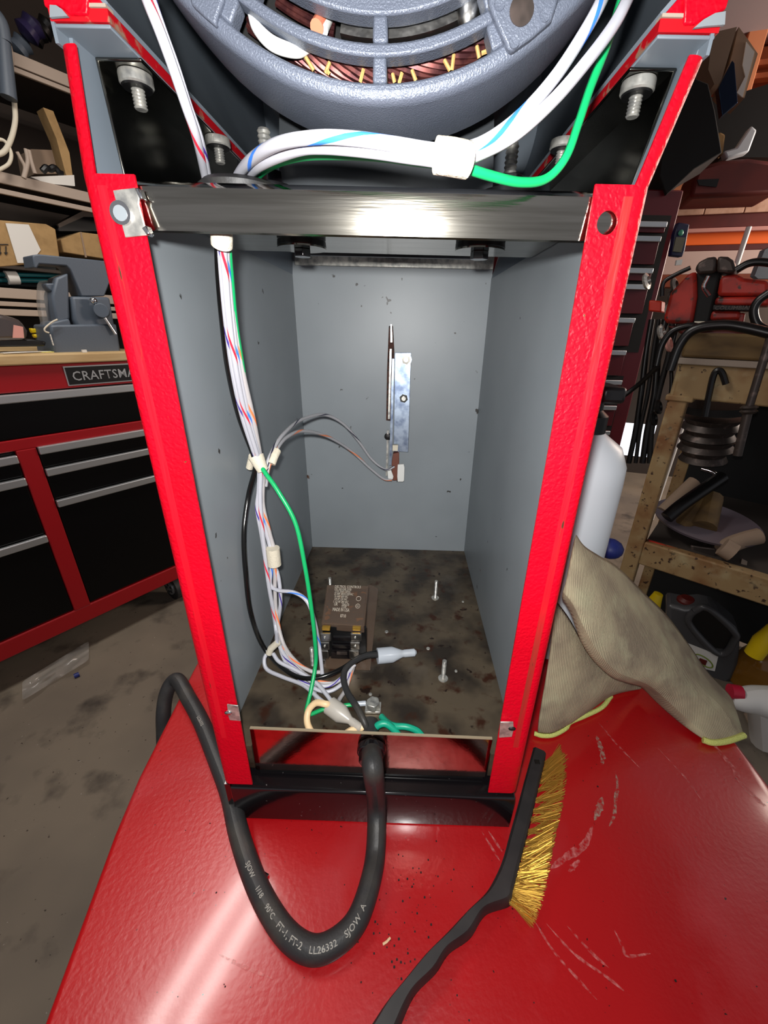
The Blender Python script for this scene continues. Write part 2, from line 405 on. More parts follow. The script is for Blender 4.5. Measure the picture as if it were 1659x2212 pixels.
for sx in (-1, 1):
    # lower flange: solid strip below, the holed square above (left one sits behind the clip)
    zh0, zh1 = .404, .434
    hc = P(1312, 481, y=0) if sx > 0 else P(265, 462, y=0)
    mb = skin(sx, sx*.096, .035, zh0)
    # holed zone
    xi, xo = .096, H2-.006
    n = 32; sq = []; ho = []
    hx, hz, hr = abs(hc.x), hc.z, .0044
    for i in range(n):
        a = 2*PI*i/n; c_, s_ = math.cos(a), math.sin(a)
        ho.append((hx+hr*c_, hz+hr*s_))
        k = min(((xo-hx)/c_ if c_ > 1e-6 else 9), ((xi-hx)/c_ if c_ < -1e-6 else 9), ((zh1-hz)/s_ if s_ > 1e-6 else 9), ((zh0-hz)/s_ if s_ < -1e-6 else 9))
        sq.append([hx+k*c_, hz+k*s_])
    for cx_, cz_ in ((xi, zh0), (xi, zh1), (xo, zh0), (xo, zh1)):
        j = min(range(n), key=lambda q: (sq[q][0]-cx_)**2+(sq[q][1]-cz_)**2); sq[j] = [cx_, cz_]
    rg = lambda pts, y: [Vector((sx*x, y, z)) for x, z in pts]
    mb.loft([rg(sq, 0), rg(ho, 0), rg(ho, .0012), rg(sq, .0012)], close=True)
    ring = [(sx*a, b) for a, b in arcpts(H2-.006, .006, .006, -90, 0)]+[(sx*H2, D)]+[(sx*(H2-.0012), D)]+[(sx*a, b) for a, b in arcpts(H2-.006, .006, .0048, -90, 0)][::-1]
    mb.loft([[Vector((x, y, zh0)) for x, y in ring], [Vector((x, y, zh1)) for x, y in ring]])
    mb.build('front_flange', M['red_coat'], cab, smooth=False, label='textured bright red flange')
    dx_ = .0035 if sx < 0 else .0100
    def splay(mb, k=dx_):
        for v in mb.v:
            if v.z > .434: v.x += k*(v.z-.434)/.0395
        return mb
    splay(skin(sx, sx*.1125, .434, .4735)).build('upper_flange', M['red_coat'], cab, smooth=False)
    # worn fold line beside the corner
    MB().box(sx*.1085, sx*.1125, -.0002, .0004, .09, .43).build('worn_strip', M['red_worn'], cab)
    # grey inside face
    MB().box(sx*.1172, sx*.1186, .0065, D-.001, .036, .434).build('side_panel', M['grey'], cab)
    splay(MB().box(sx*.1172, sx*.1186, .0065, D-.001, .434, ZTOP)).build('upper_side_panel', M['grey_up'], cab)
    mb = MB(); mb.box(sx*.1185+dx_, sx*.1198+dx_, .0002, D, .4735, ZTOP+.002); mb.build('upper_edge', M['grey_up'], cab)
    # inward top flange with the drum's red-edged flange on it
    hx_ = .0075
    MB().box(hx_+sx*.1018, hx_+sx*.1230, .0005, D-.001, ZTOP, ZTOP+.0012).build('top_flange', M['grey_up'], cab, bevel=.0004)
    MB().box(hx_+sx*.1014, hx_+sx*.1236, .0, D-.001, ZTOP+.0014, ZTOP+.0050).build('flange_gasket_edge', M['red_edge'], cab)
    MB().box(hx_+sx*.1016, hx_+sx*.1236, -.0004, .004, ZTOP+.0052, ZTOP+.0062).build('bare_edge', M['rack'], cab)
MB().box(-.118, .118, D-.0012, D, .036, ZTOP+.01).build('back_panel', M['grey'], cab)
a_, b_ = P(637, 573, y=D-.003), P(1069, 545, y=D-.003)
MB().box(a_.x, b_.x, D-.004, D-.0015, a_.z, b_.z+.001).build('back_strip', M['zinc'], cab, bevel=.0006)
# drum that houses the motor, open at the bottom
DC, DR = Vector((.0075, 0, .585)), .1423
half = math.asin(.1013/DR); angs = [half+(2*PI-2*half)*i/72 for i in range(73)]
cp = lambda r, a, y: Vector((DC.x+r*math.sin(a), y, DC.z-r*math.cos(a)))
mb = MB(); rs = [[cp(DR, a, .001), cp(DR, a, D-.001), cp(DR+.0015, a, D-.001), cp(DR+.0015, a, .001)] for a in angs]; mb.loft(rs)
mb.build('drum_inside', M['grey_up'], cab, label='grey inner face of the upper drum')
def cpo(r, i, y):
    h_ = math.asin(.1090/r) if r > DR+.002 else math.asin(.1018/r); return cp(r, h_+(2*PI-2*h_)*i/72, y)
mb = MB(); rs = [[cpo(DR+.0016, i, .001), cpo(DR+.0016, i, D+.004), cpo(DR+.008, i, D+.004), cpo(DR+.008, i, .001)] for i in range(73)]; mb.loft(rs)
mb.build('drum_shell', M['red_coat'], cab, label='bright red outer shell of the upper drum')
mb = MB(); mb.lathe((DC.x, D-.001, DC.z), (0, 1, 0), [(DR+.004, 0), (DR+.004, .002)], 64); mb.build('drum_back', M['grey_up'], cab)
for sx, px in ((-1, [(107, 10), (121, 11), (134, 20), (146, 34), (107, 37)]), (1, [(1499, 60), (1525, 56), (1566, 53), (1568, 24), (1545, 28), (1520, 42)])):
    MB().prism([P(x, y, y=-.0022) for x, y in px], (0, .001, 0)).build('gusset_tab', M['grey'], cab)

for px in ([(90, -60), (194, -60), (188, 31), (150, 31), (138, 20), (124, 11), (109, 8), (95, 14), (90, -10)], [(1478, 52), (1482, -60), (1592, -60), (1570, 18), (1547, 28), (1520, 40), (1503, 51)]):
    MB().prism([P(x, y, y=-.001) for x, y in px], (0, .003, 0)).build('drum_front_ring', M['red_coat'], cab, bevel=.0006)
# tray floor and its polished front lip
mb = MB(); mb.box(-.1172, .1172, .0125, D-.0015, ZF-.002, ZF); mb.build('floor_tray', M['rusty'], cab, label='rust-spotted bare steel floor of the cabinet')
for sx in (-1, 1): MB().box(sx*.0965, sx*.1165, .0105, .0125, .04, ZF).build('tray_tab', M['rusty'], cab)
l0, l1 = P(541, 1571, y=.011), P(1065, 1594, y=.011)
mb = MB(); mb.prism([Vector((-.0955, .0095, .0395)), Vector((.0945, .0095, .0395)), Vector((l1.x-.0008, .0095, l1.z)), Vector((l0.x, .0095, l0.z))], (0, .0015, 0))
mb.build('tray_lip', M['mirror'], cab, label='polished steel lip reflecting the red cart')
MB().prism([Vector((l0.x, .0093, l0.z)), Vector((l1.x-.0008, .0093, l1.z)), Vector((l1.x-.0008, .0093, l1.z+.0009)), Vector((l0.x, .0093, l0.z+.0009))], (0, .002, 0)).build('lip_edge', mat('beige_edge', (150, 136, 112), .6), cab)  # light beige strip along the top of the lip
for x, y, r in ((835, 1365, .0022), (925, 1401, .0022), (985, 1450, .0016), (800, 1500, .0018), (1000, 1300, .0016)):
    c = P(x, y, z=ZF); MB().lathe(c, (0, 0, 1), [(r, 0), (r*.8, .0008), (r*.3, .0012)], 14).build('rivet', M['zinc'], cab)
# studs standing on the tray
for x, y, hgt in ((940, 1292, .026), (957, 1466, .023), (676, 1436, .022), (713, 1262, .010)):
    c = P(x, y, z=ZF); mb = MB(); stud(mb, c, c+Vector((0, 0, hgt)), .0021); sd = mb.build('threaded_stud', M['zinc'], cab)
    if x > 900: MB().lathe(c, (0, 0, 1), [(.0048, 0), (.0048, .0008), (.0026, .0009)], 18).build('washer', M['zinc'], sd)
# black base frame
mb = MB(); sec = [(.03, -.0075), (-.002, -.0075), (-.002, .0305), (-.0012, .0326), (.0008, .0334), (.0285, .0334), (.03, .032)]
mb.loft([[Vector((x, y, z+(-.006*(x+.114)/.233 if z > 0 else 0)*.4)) for y, z in sec] for x in (-.114, .1185)])
mb.build('base_rail', M['black_gloss'], cab, bevel=.0008)
mb = MB(); mb.box(-.094, .094, .012, .03, .0334, .0405); mb.build('rail_ledge', M['black'], cab)
for q in ((-.119, -.1145, .0, D), (.1145, .119, .031, D), (-.114, .114, D-.02, D)): MB().box(*q, -.0075, .0345).build('base_side_rail', M['black_gloss'], cab)

# stainless shelf with rounded front lip and side brackets
sec = [(.165, .4335), (.0052, .4335), (.0022, .4327), (.0006, .4306), (.0002, .428), (.0002, .4152), (.0012, .4146), (.0018, .4156), (.0018, .4278), (.0024, .4300), (.0040, .4316), (.0056, .4320), (.165, .4320)]
mb = MB(); mb.loft([[Vector((x, y+.0016+max(0, .4306-z)*.17, z-.0004*(x+.1)/.2)) for y, z in sec] for x in (-.1165, .1165)]); mb.build('motor_shelf', M['steel'], cab, label='brushed stainless shelf with folded front lip')
for sx in (-1, 1):
    mb = MB()
    bo_ = -.1125 if sx < 0 else .1272; w_ = -sx*.0012
    mb.prism([(bo_+(.002 if sx < 0 else -.009), .017, .4337), (bo_, .017, ZTOP-.0005), (bo_, .172, ZTOP-.0005), (bo_+(.002 if sx < 0 else -.009), .172, .4337)], (w_, 0, 0)); mb.box(bo_, bo_-sx*.0195, .017, .172, ZTOP-.0018, ZTOP-.0004)
    mb.build('mounting_bracket', M['steel_dark'], cab, bevel=.0012, label='dark glossy stainless bracket')
# bolts hanging from the top flanges
for x, y, sz in ((293, 168, 1), (470, 303, .9), (1379, 183, 1), (1216, 308, .9)):
    c = P(x, y, z=ZTOP-.003); top = Vector((c.x, c.y, ZTOP-.002)); mb = MB()
    mb.lathe(top, (0, 0, -1), [(.0066, 0), (.0068, .0006), (.0068, .0036), (.0062, .0042)], 28); bo = mb.build('spacer_washer', M['zinc'], cab)
    mb = MB(); mb.lathe(top-Vector((0, 0, .0043)), (0, 0, -1), [(.0062, 0), (.0058, .0006)], 28); mb.build('rubber_washer', M['black'], bo)
    mb = MB(); stud(mb, top-Vector((0, 0, .004)), top-Vector((0, 0, .0118)), .0028); mb.build('bolt_thread', M['zinc'], bo)
# motor mounts: rubber stack, nut and stud above; washer and bolt head below
for px, py in ((652, 527), (1037, 532)):
    c = P(px, py, z=.430); c.y = max(c.y, .05)
    mb = MB(); mb.lathe((c.x, c.y, .4315), (0, 0, -1), [(.0165, 0), (.0168, .003), (.0164, .0036)], 32); w_ = mb.build('mount_rubber', M['black'], cab)
    mb = MB(); mb.lathe((c.x, c.y, .4279), (0, 0, -1), [(.0168, 0), (.0168, .0010)], 32); mb.build('mount_washer', M['steel'], w_)
    mb = MB(); mb.cyl((c.x, c.y, .4269), (c.x, c.y, .4222), .0062, n=6); mb.build('bolt_head', M['black_gloss'], w_, bevel=.0004)
for px, py in ((571, 300), (1106, 330)):
    tp = P(px, py, y=.060)
    mb = MB(); mb.lathe((tp.x, tp.y, .4337), (0, 0, 1), [(.0150, 0), (.0155, .006), (.0140, .012)], 28); w_ = mb.build('mount_cushion', M['black'], cab)
    mb = MB(); mb.cyl((tp.x, tp.y, .446), (tp.x, tp.y, .4525), .0085, n=6); mb.build('mount_nut', M['black_gloss'], w_, bevel=.0005)
    mb = MB(); stud(mb, (tp.x, tp.y, .4525), (tp.x, tp.y, tp.z+.004), .0034, .0021); mb.build('mount_stud', M['zinc'], w_)
# grommet in the shelf
g = P(505, 380, y=.022)
mb = MB(); mb.lathe((g.x, .030, .4337), (0, 0, 1), [(.019, 0), (.0195, .003), (.017, .005), (.013, .0052)], 30); mb.build('cable_grommet', M['rubber'], cab)

# spring clips on the flanges
def uclip(name, pts, y=-.0012, hole=None, lab=None):
    o = MB().prism([P(a, b, y=y-.0008) for a, b in pts], (0, .0009, 0)).build(name, M['zinc'], cab, bevel=.0003, label=lab); return o
ck = uclip('spring_clip', [(243, 411), (290, 405), (301, 428), (299, 440), (314, 494), (318, 508), (270, 513), (262, 483), (245, 470), (246, 446), (252, 442)], lab='bright steel spring clip with barrel hole')
bc = P(263, 461, y=-.002); mb = MB(); mb.lathe(bc, (0, -1, 0), [(.0030, -.001), (.0046, 0), (.0044, .0012), (.0030, .0014)], 20); mb.build('clip_barrel', M['chrome'], ck)
mb = MB(); mb.lathe(bc+Vector((.0002, -.0001, -.0002)), (0, -1, 0), [(.0029, 0), (.0029, .0015)], 20); mb.build('clip_hole', M['grey'], ck)
for e in ([(290, 405), (299, 405), (308, 430), (301, 430)], [(305, 492), (315, 486), (323, 505), (318, 510)]):
    MB().prism([P(a, b, y=-.0024) for a, b in e], (0, .004, 0)).build('clip_fold', M['chrome'], ck, bevel=.0004)
ck = uclip('spring_clip', [(490, 1522), (514, 1525), (520, 1558), (496, 1556), (493, 1548)])
MB().sphere(P(493, 1540, y=-.002), .0022, sc=(1.3, .6, 1)).build('clip_tongue', M['chrome'], ck)
ck = uclip('spring_clip', [(1081, 1560), (1109, 1560), (1110, 1576), (1106, 1592), (1078, 1594)])
MB().sphere(P(1106, 1574, y=-.002), .0020, sc=(1.4, .6, .9)).build('clip_tongue', M['dark_iron'], ck)

# thermostat-like switch on the back wall
sw = thing('limit_switch', 'small lever switch on a blue-zinc bracket, screwed to the grey back wall', 'switch', tuple(P(862, 1040, y=D)))
def pz(pts, y, d, name, m, par, **k): return MB().prism([P(a, b, y=y) for a, b in pts], (0, d, 0)).build(name, m, par, **k)
pz([(840, 704), (849, 704), (852, 760), (848, 910), (834, 908), (836, 800)], D-.0018, .0006, 'rusty_slot', mat('rust_slot', (66, 34, 24), .8, spots=[(300, (30, 18, 14), .5, .6, 3)]), sw)
pz([(843, 700), (847, 700), (848, 740), (843, 740)], D-.006, .003, 'lever_tip', M['zinc'], sw, bevel=.0003)
pz([(842, 754), (846, 754), (842, 905), (838, 905)], D-.005, .003, 'lever', M['zinc'], sw)
pz([(836, 930), (840, 930), (837, 1028), (833, 1028)], D-.009, .004, 'lever_arm', M['zinc'], sw)
pz([(853, 762), (888, 762), (882, 977), (850, 975)], D-.006, .0012, 'mount_plate', M['zinc_blue'], sw, bevel=.0004)
pz([(847, 775), (852, 775), (846, 1005), (841, 1005)], D-.014, .010, 'plate_flange', M['zinc_blue'], sw)
for x, y in ((877, 777), (872, 860)):
    c = P(x, y, y=D-.006); mb = MB(); mb.lathe(c, (0, -1, 0), [(.0072, 0), (.0072, .0008)], 20); n_ = mb.build('lock_washer', M['zinc_blue'], sw)
    mb = MB(); mb.cyl(c+Vector((0, -.0008, 0)), c+Vector((0, -.0034, 0)), .0056, n=6); mb.build('nut', M['steel_dark'], n_)
    mb = MB(); mb.cyl(c+Vector((0, -.0008, 0)), c+Vector((0, -.0052, 0)), .0028, n=12); mb.build('screw_end', M['zinc'], n_)
c = P(838, 943, y=D-.006); mb = MB(); mb.lathe(c, (0, -1, 0), [(.005, 0), (.004, .003), (.0015, .004)], 18); mb.build('pivot_rivet', M['dark_iron'], sw)
pz([(848, 962), (860, 962), (859, 974), (848, 974)], D-.014, .006, 'cream_spacer', M['cream'], sw)
pz([(849, 980), (862, 978), (862, 1000), (858, 1038), (848, 1038), (846, 1002)], D-.015, .010, 'terminal_block', mat('bakelite', (110, 62, 48), .5), sw, bevel=.0006)
pz([(859, 1004), (872, 1003), (874, 1010), (873, 1038), (871, 1041), (859, 1041), (858, 1030)], D-.018, .004, 'white_flag', M['white_p'], sw, bevel=.0006)
pz([(837, 1018), (845, 1016), (850, 1030), (848, 1036), (838, 1034)], D-.017, .006, 'white_flag', M['white_p'], sw, bevel=.0006)

# ================================================================== the motor
mo = thing('electric_motor', 'hammered-grey electric motor with slotted end bell showing copper windings', 'motor', (.0055, .12, .4345))
MC, MR = Vector((.0055, 0, .567)), .1088
mp_ = lambda r, a, y: Vector((MC.x+r*math.sin(a), y, MC.z-r*math.cos(a)))
def ang(px, py, y=0): X = P(px, py, y=y); return math.atan2(X.x-MC.x, MC.z-X.z)
def sector(mb, r0, r1, a0, a1, y0, y1):
    full = abs(a1-a0) > 6.28; n = max(2, int(abs(a1-a0)/.045)); A = [a0+(a1-a0)*i/n for i in range(n+(0 if full else 1))]
    mb.loft([[mp_(r0, a, y0), mp_(r1, a, y0), mp_(r1, a, y1), mp_(r0, a, y1)] for a in A], close=full)
os_ = [(ang(508, 22), ang(805, 172)), (ang(836, 172), ang(1060, 92))]; is_ = [(ang(560, -40), ang(805, 82)), (ang(838, 82), ang(1046, 5))]
mb = MB()
sector(mb, .1030, .1062, 0, 2*PI, 0, .010); sector(mb, .0917, .0955, 0, 2*PI, 0, .008); sector(mb, .028, .0843, 0, 2*PI, 0, .008)
def fill(mb, r0, r1, sl):
    e = [sl[0][0], sl[0][1], sl[1][0], sl[1][1]]
    for b0, b1 in ((e[1], e[2]), (e[3], e[0]+2*PI)): sector(mb, r0, r1, b0, b1, 0, .008)
fill(mb, .0955, .1030, os_); fill(mb, .0843, .0917, is_)
bell = mb.build('end_bell', M['motor'], mo, bevel=.0009, label='slotted hammered-grey end bell')
n = 96; prof = [(.1050, .0), (.1072, .0004), (.1086, .0018), (.1091, .004), (.1096, .030), (.1090, .041), (.1040, .042), (.1035, .01)]
mb = MB(); mb.loft([[mp_(r, 2*PI*i/n, y) for r, y in prof] for i in range(n)], close=True); mb.build('bell_rim', M['motor'], mo)
mb = MB(); mb.lathe((MC.x, .040, MC.z), (0, 1, 0), [(.098, 0), (.0985, .004), (.0985, .19), (.092, .205), (.02, .21)], 72); mb.build('motor_shell', M['motor_dark'], mo, label='dark grey motor barrel')
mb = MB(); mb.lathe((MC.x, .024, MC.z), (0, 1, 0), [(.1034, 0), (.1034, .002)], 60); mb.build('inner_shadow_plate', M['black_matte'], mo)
# pads on the bell
pad = MB().prism([P(x, y, y=-.003) for x, y in [(1055, -60), (1057, 8), (1066, 32), (1098, 104), (1108, 110), (1150, 80), (1192, 44), (1206, 0), (1210, -60)]], (0, .0035, 0)).build('bell_pad', M['motor'], mo, bevel=.0008)
hc = P(1127, 22, y=-.0032); MB().lathe(hc, (0, -1, 0), [(.0043, -.0002), (.0043, .0003)], 28).build('pad_hole', M['iron'], pad)
for x, y in ((1079, 10), (1111, 91), (1177, 34)):
    MB().lathe(P(x, y, y=-.003), (0, -1, 0), [(.0020, -.0002), (.0018, .0004), (.0009, .0003)], 14).build('pad_dimple', M['motor'], pad)
MB().prism([P(x, y, y=-.002) for x, y in [(398, -60), (486, -60), (482, 0), (467, 40), (466, 56), (440, 34), (412, 8)]], (0, .003, 0)).build('bell_pad', M['motor'], mo, bevel=.0008)
# windings: twisted copper strands, lacing, sleeves, rotor ring
for j in range(12):
    a0, a1 = ang(495, 10), ang(1075, 85); pts = []
    for i in range(70):
        a = a0+(a1-a0)*i/69; ph = a*9+j*2*PI/12; rr = .0922+.0040*math.cos(ph); pts.append(mp_(rr, a, .0165+.0030*math.sin(ph)))
    MB().tube(pts, .00125, 6).build('copper_strand', M['copper'], mo)
for x0, y0, x1, y1 in ((655, 115, 678, 152), (712, 135, 703, 158), (712, 160, 705, 150), (785, 150, 778, 178), (848, 160, 852, 178), (868, 158, 862, 180), (890, 152, 898, 174), (960, 130, 972, 152), (980, 118, 976, 152), (1030, 100, 1035, 125), (1040, 115, 1058, 108)):
    MB().tube([P(x0, y0, y=.0115), P((x0+x1)/2, (y0+y1)/2, y=.0112), P(x1, y1, y=.0118)], .00075, 6).build('lacing_cord', M['lace'], mo)
for j in range(5):
    a0, a1 = ang(560, -40), ang(700, 55); pts = [mp_(.0785+.0014*j, a0+(a1-a0)*i/12, .016) for i in range(13)]; MB().tube(pts, .0010, 6).build('copper_strand', M['copper'], mo)
MB().tube(cr([P(540, 28, y=.007), P(556, 62, y=.006), P(590, 95, y=.006), P(640, 112, y=.008), P(668, 108, y=.012)], 8), lambda t: .0021*(.35+.65*math.sin(PI*min(1, t*1.02)))+.0003, 12).build('white_sleeve', M['white_p'], mo)
MB().tube([P(720, -30, y=.03), P(706, 22, y=.018), P(684, 60, y=.008)], .0026, 12).build('salmon_lead', mat('salmon', (226, 130, 100), .5), mo)
MB().tube([P(730, -30, y=.03), P(716, 30, y=.018), P(700, 66, y=.009)], .0016, 10).build('white_lead', M['white_p'], mo)
mb = MB(); a0, a1 = ang(722, 40), ang(1020, 40); sector(mb, .0765, .0850, a0, a1, .012, .022); mb.build('rotor_ring', M['alu'], mo)
mb = MB(); mb.sphere(P(1012, 22, y=.010), .0045, 12, (1, .8, 1.4)); mb.build('fan_vane', M['alu'], mo)
# saddle under the barrel
for sy in (.075, .20):
    mb = MB(); pts = [(-.075, .4345), (-.075, .4375), (-.055, .455)]+[(.0055+.0986*math.sin(t), .567-.0986*math.cos(t)) for t in [-.62+1.24*i/14 for i in range(15)]]+[(.066, .455), (.086, .4375), (.086, .4345)]
    mb.prism([Vector((x, sy, z)) for x, z in pts], (0, .004, 0)); mb.build('motor_saddle', M['motor_dark'], mo)

# ================================================================== relay
R0 = P(692, 1446, z=ZF); R1 = P(800, 1446, z=ZF)
zt_ = P(745, 1348, y=.097)[2]; zt_ = min(zt_, ZF+.045)
rl = thing('relay', 'clear-covered power relay with printed ratings, on the rusty cabinet floor', 'relay', (-.035, .14, ZF))
b0 = P(694, 1345, z=zt_); b1 = P(787, 1352, z=zt_); t0 = P(706, 1263, z=zt_); t1 = P(796, 1265, z=zt_)
quad = [b0, b1, t1, t0]
mb = MB(); mb.prism([Vector((p.x, p.y, zt_-.009)) for p in quad], (0, 0, .009)); mb.build('relay_cover', M['smoke'], rl, smooth=False, bevel=.0010, label='smoky translucent cover')
ins = lambda k, q=None: [sum(quad, Vector())/4+(p-sum(quad, Vector())/4)*k for p in (q or quad)]
mb = MB(); mb.prism([Vector((p.x, p.y, ZF+.001)) for p in ins(.90)], (0, 0, zt_-ZF-.004)); mb.build('relay_core', mat('relay_inside', (70, 60, 52), .5, spots=[(120, (130, 84, 48), .58, .66, 3)]), rl)
yf = b0.y-.001
def rface(x0, ya, x1, yb, dy, th, name, m, par=None, bv=.0005):
    p_, q_ = P(x0, ya, y=yf-dy), P(x1, yb, y=yf-dy); return MB().box(p_.x, q_.x, yf-dy, yf-dy+th, q_.z, p_.z).build(name, m, par or rl, smooth=False, bevel=bv)
rface(696, 1353, 792, 1438, 0, .003, 'relay_body', M['black'])
rface(718, 1376, 758, 1386, .003, .003, 'coil_bar', M['black_gloss']); rface(716, 1392, 760, 1402, .004, .004, 'coil_bar', M['black_gloss']); rface(714, 1404, 758, 1424, .005, .005, 'coil_block', M['black_gloss'])
rface(727, 1408, 750, 1415, .0056, .0006, 'coil_window', M['iron'])
for x0 in (691, 757):
    rface(x0+4, 1356, x0+22, 1363, .004, .004, 'brass_contact', M['brass'])
    for k, (ya, yb, xa, xb) in enumerate(((1369, 1386, 0, 24), (1388, 1404, -1, 21), (1406, 1424, -3, 19), (1426, 1438, 0, 13))):
        tm = rface(x0+xa, ya, x0+xb, yb, .007+.001*k, .003, 'spade_terminal', M['alu'], None, .0008)
        if k < 2: c = P(x0+10, (ya+yb)/2, y=yf-.0075-.001*k); MB().sphere(c, .0011, 8).build('terminal_dimple', M['zinc'], tm)
mb = MB(); mb.prism([P(x, y, z=ZF+.0006) for x, y in [(694, 1444), (800, 1448), (817, 1275), (806, 1268), (796, 1266)]], (0, 0, .002)); mb.build('relay_flange', M['smoke'], rl)
# ratings printed on the cover
U = (b1-b0).normalized(); V = ((t0-b0)+(t1-b1))/2; VL = V.length; V = V.normalized(); WL = (b1-b0).length
def rp(u, v):
    o_ = b0+(t0-b0)*v+((b1-b0)*(1-v)+(t1-t0)*v)*u; return Vector((o_.x, o_.y, zt_+.0008))
lines = [("DELTROL CONTROLS", .085, .90, .20, 1.1), ("275L 20D1/20K 21590", .068, .83, .20, .95), ("COIL 50/60 120VAC", .068, .765, .22, .95), ("25 AMP 28VDC/300VAC", .068, .70, .21, .95), ("10 AMP 600 VAC", .07, .63, .22, .95),
         ("3/4 HP 120 VAC", .07, .56, .23, .95), ("1 1/2 HP 240 VAC", .07, .49, .21, 1.0), ("22063-70", .07, .42, .42, .95), ("11147", .07, .36, .42, 1), ("MADE IN USA", .095, .28, .22, 1.0), ("0710", .085, .14, .42, 1.15), ("UR", .085, .415, .24, 1.1)]
for tx, sz, v0, u0, sxx in lines:
    glyphs(tx, 1, (lambda x, y, sz=sz, v0=v0, u0=u0: rp(u0+x*sz*.74, v0+y*sz*1.25)), M['print_w'], 'printed_rating', rl, sx=sxx*.92)
for cu_, cv_, ru in ((.80, .62, .055), (.80, .43, .05)):
    pts = [rp(cu_+ru*math.cos(t), cv_+ru*1.05*math.sin(t)) for t in [2*PI*i/20 for i in range(21)]]
    MB().tube(pts, .00022, 4).build('printed_mark', M['print_w'], rl)
glyphs("CE", 1, lambda x, y: rp(.765+x*.045, .41+y*.06), M['print_w'], 'printed_mark', rl)

# ================================================================== wiring harness
WB = wire_mat('wire_white_blue', (188, 189, 198), (60, 130, 235), .12, 19)
WR = wire_mat('wire_white_red', (188, 189, 198), (226, 50, 72), .12, 19)
WV = wire_mat('wire_white_violet', (188, 189, 198), (70, 50, 150), .10, 19)
WO = wire_mat('wire_white_orange', (186, 182, 182), (240, 130, 80), .14, 19)
WW = wire_mat('wire_white', (188, 189, 198)); WG = wire_mat('wire_green', (20, 170, 98)); WK = wire_mat('wire_black', (16, 16, 16), rough=.2)
WGB = wire_mat('wire_grey_black', (168, 168, 172), (40, 40, 60), .12, 14); WGO = wire_mat('wire_grey_orange', (168, 168, 172), (220, 130, 90), .18, 14)
hs = thing('wiring_harness', 'bundle of white, green and black wires hanging down the left inner wall', 'wires', tuple(P(560, 1000, y=.1)))
r1, r2 = .0021, .00185
UP1 = [(513, 392, .030), (516, 376, .024), (545, 343, .0), (600, 311, -.022), (680, 297, -.034), (760, 299, -.038), (850, 311, -.04), (940, 325, -.04), (1000, 324, -.038), (1060, 300, -.034), (1130, 245, -.028), (1200, 165, -.022), (1262, 70, -.016), (1300, 0, -.01), (1330, -70, .01)]
UP2 = [(536, 392, .030), (540, 376, .024), (570, 352, .0), (640, 324, -.022), (700, 318, -.030), (800, 326, -.036), (900, 340, -.038), (980, 347, -.038), (1050, 325, -.034), (1120, 285, -.030), (1200, 212, -.024), (1270, 130, -.018), (1322, 60, -.012), (1352, 5, -.006), (1385, -70, .01)]
UP3 = [(556, 392, .032), (562, 376, .026), (595, 354, .006), (650, 338, -.010), (720, 334, -.02), (820, 338, -.026), (900, 348, -.03), (970, 356, -.034), (1005, 363, -.036), (1060, 380, -.030), (1125, 394, -.022), (1180, 386, -.016), (1222, 340, -.014), (1250, 265, -.010), (1275, 190, -.006), (1310, 100, -.002), (1342, 0, .004), (1360, -70, .01)]
wire('upper_wire', UP1, r1, WB, hs, label='white wire with blue spiral'); wire('upper_wire', UP2, r1, WW, hs, label='plain white wire'); wire('upper_wire', UP3, .0016, WG, hs, label='green wire')
UP4 = [(445, 392, .034), (441, 372, .028), (425, 300, .004), (402, 230, -.008), (375, 150, -.014), (348, 75, -.018), (318, 0, -.018), (292, -70, -.01)]
UP5 = [(452, 392, .036), (449, 372, .030), (433, 300, .008), (407, 225, -.003), (381, 145, -.010), (352, 65, -.014), (330, 0, -.015), (312, -70, -.01)]
wire('upper_wire', UP4, .0018, WR, hs, label='white wire with red spiral'); wire('upper_wire', UP5, .0014, WV, hs, label='white wire with violet spiral')
MB().tube(cr([P(942, 336, y=-.041), P(975, 340, y=-.042), P(1010, 347, y=-.040)], 6), .0050, 18).build('cloth_sleeve', M['cream'], hs, label='woven cloth sleeve')
# down through the shelf
MB().tube([P(478, 498, y=.018), P(479, 512, y=.018), P(479, 529, y=.020)], .0050, 20).build('cloth_sleeve', M['cream'], hs, label='woven cloth sleeve')
C0 = [(482, 492, .022), (482, 530, .024), (486, 600, .034), (495, 700, .048), (509, 800, .064), (531, 900, .084), (558, 990, .104)]
def off(dx, dy_=0, sh=0, tail=()):
    o_ = []
    for i, (x, y, d) in enumerate(C0):
        k = dx[i] if isinstance(dx, (list, tuple)) else dx
        o_.append((x+k, y, d+sh))
    return o_+list(tail)
wire('bundle_wire', off([-8, -10, -12, -13, -15, -14, -8], 0, .003, [(552, 1012, .108), (537, 1070, .110), (527, 1150, .112), (531, 1240, .112), (543, 1330, .108), (572, 1402, .09), (628, 1455, None, .085), (680, 1465, None, .086), (735, 1446, None, .088), (778, 1418, None, .086), (815, 1408, None, .082)]), .0021, WK, hs, label='glossy black wire')
wire('bundle_wire', off([-4, -5, -5, -5, -6, -7, -5], 0, 0, [(560, 1020, .108), (559, 1060, .110), (556, 1100, .110), (566, 1160, .110), (578, 1240, .112), (592, 1330, .11), (606, 1400, None, .095), (650, 1455, None, .084), (700, 1482, None, .078), (742, 1462, None, .080), (766, 1436, None, .084)]), r2, WV, hs, label='white wire with violet spiral')
wire('bundle_wire', off([0, 0, 1, 1, 1, 0, 0], 0, -.002, [(563, 1020, .106), (562, 1080, .108), (568, 1160, .108), (580, 1260, .108), (596, 1350, .106), (598, 1390, None, .105)]), r2, WR, hs, label='white wire with red spiral')
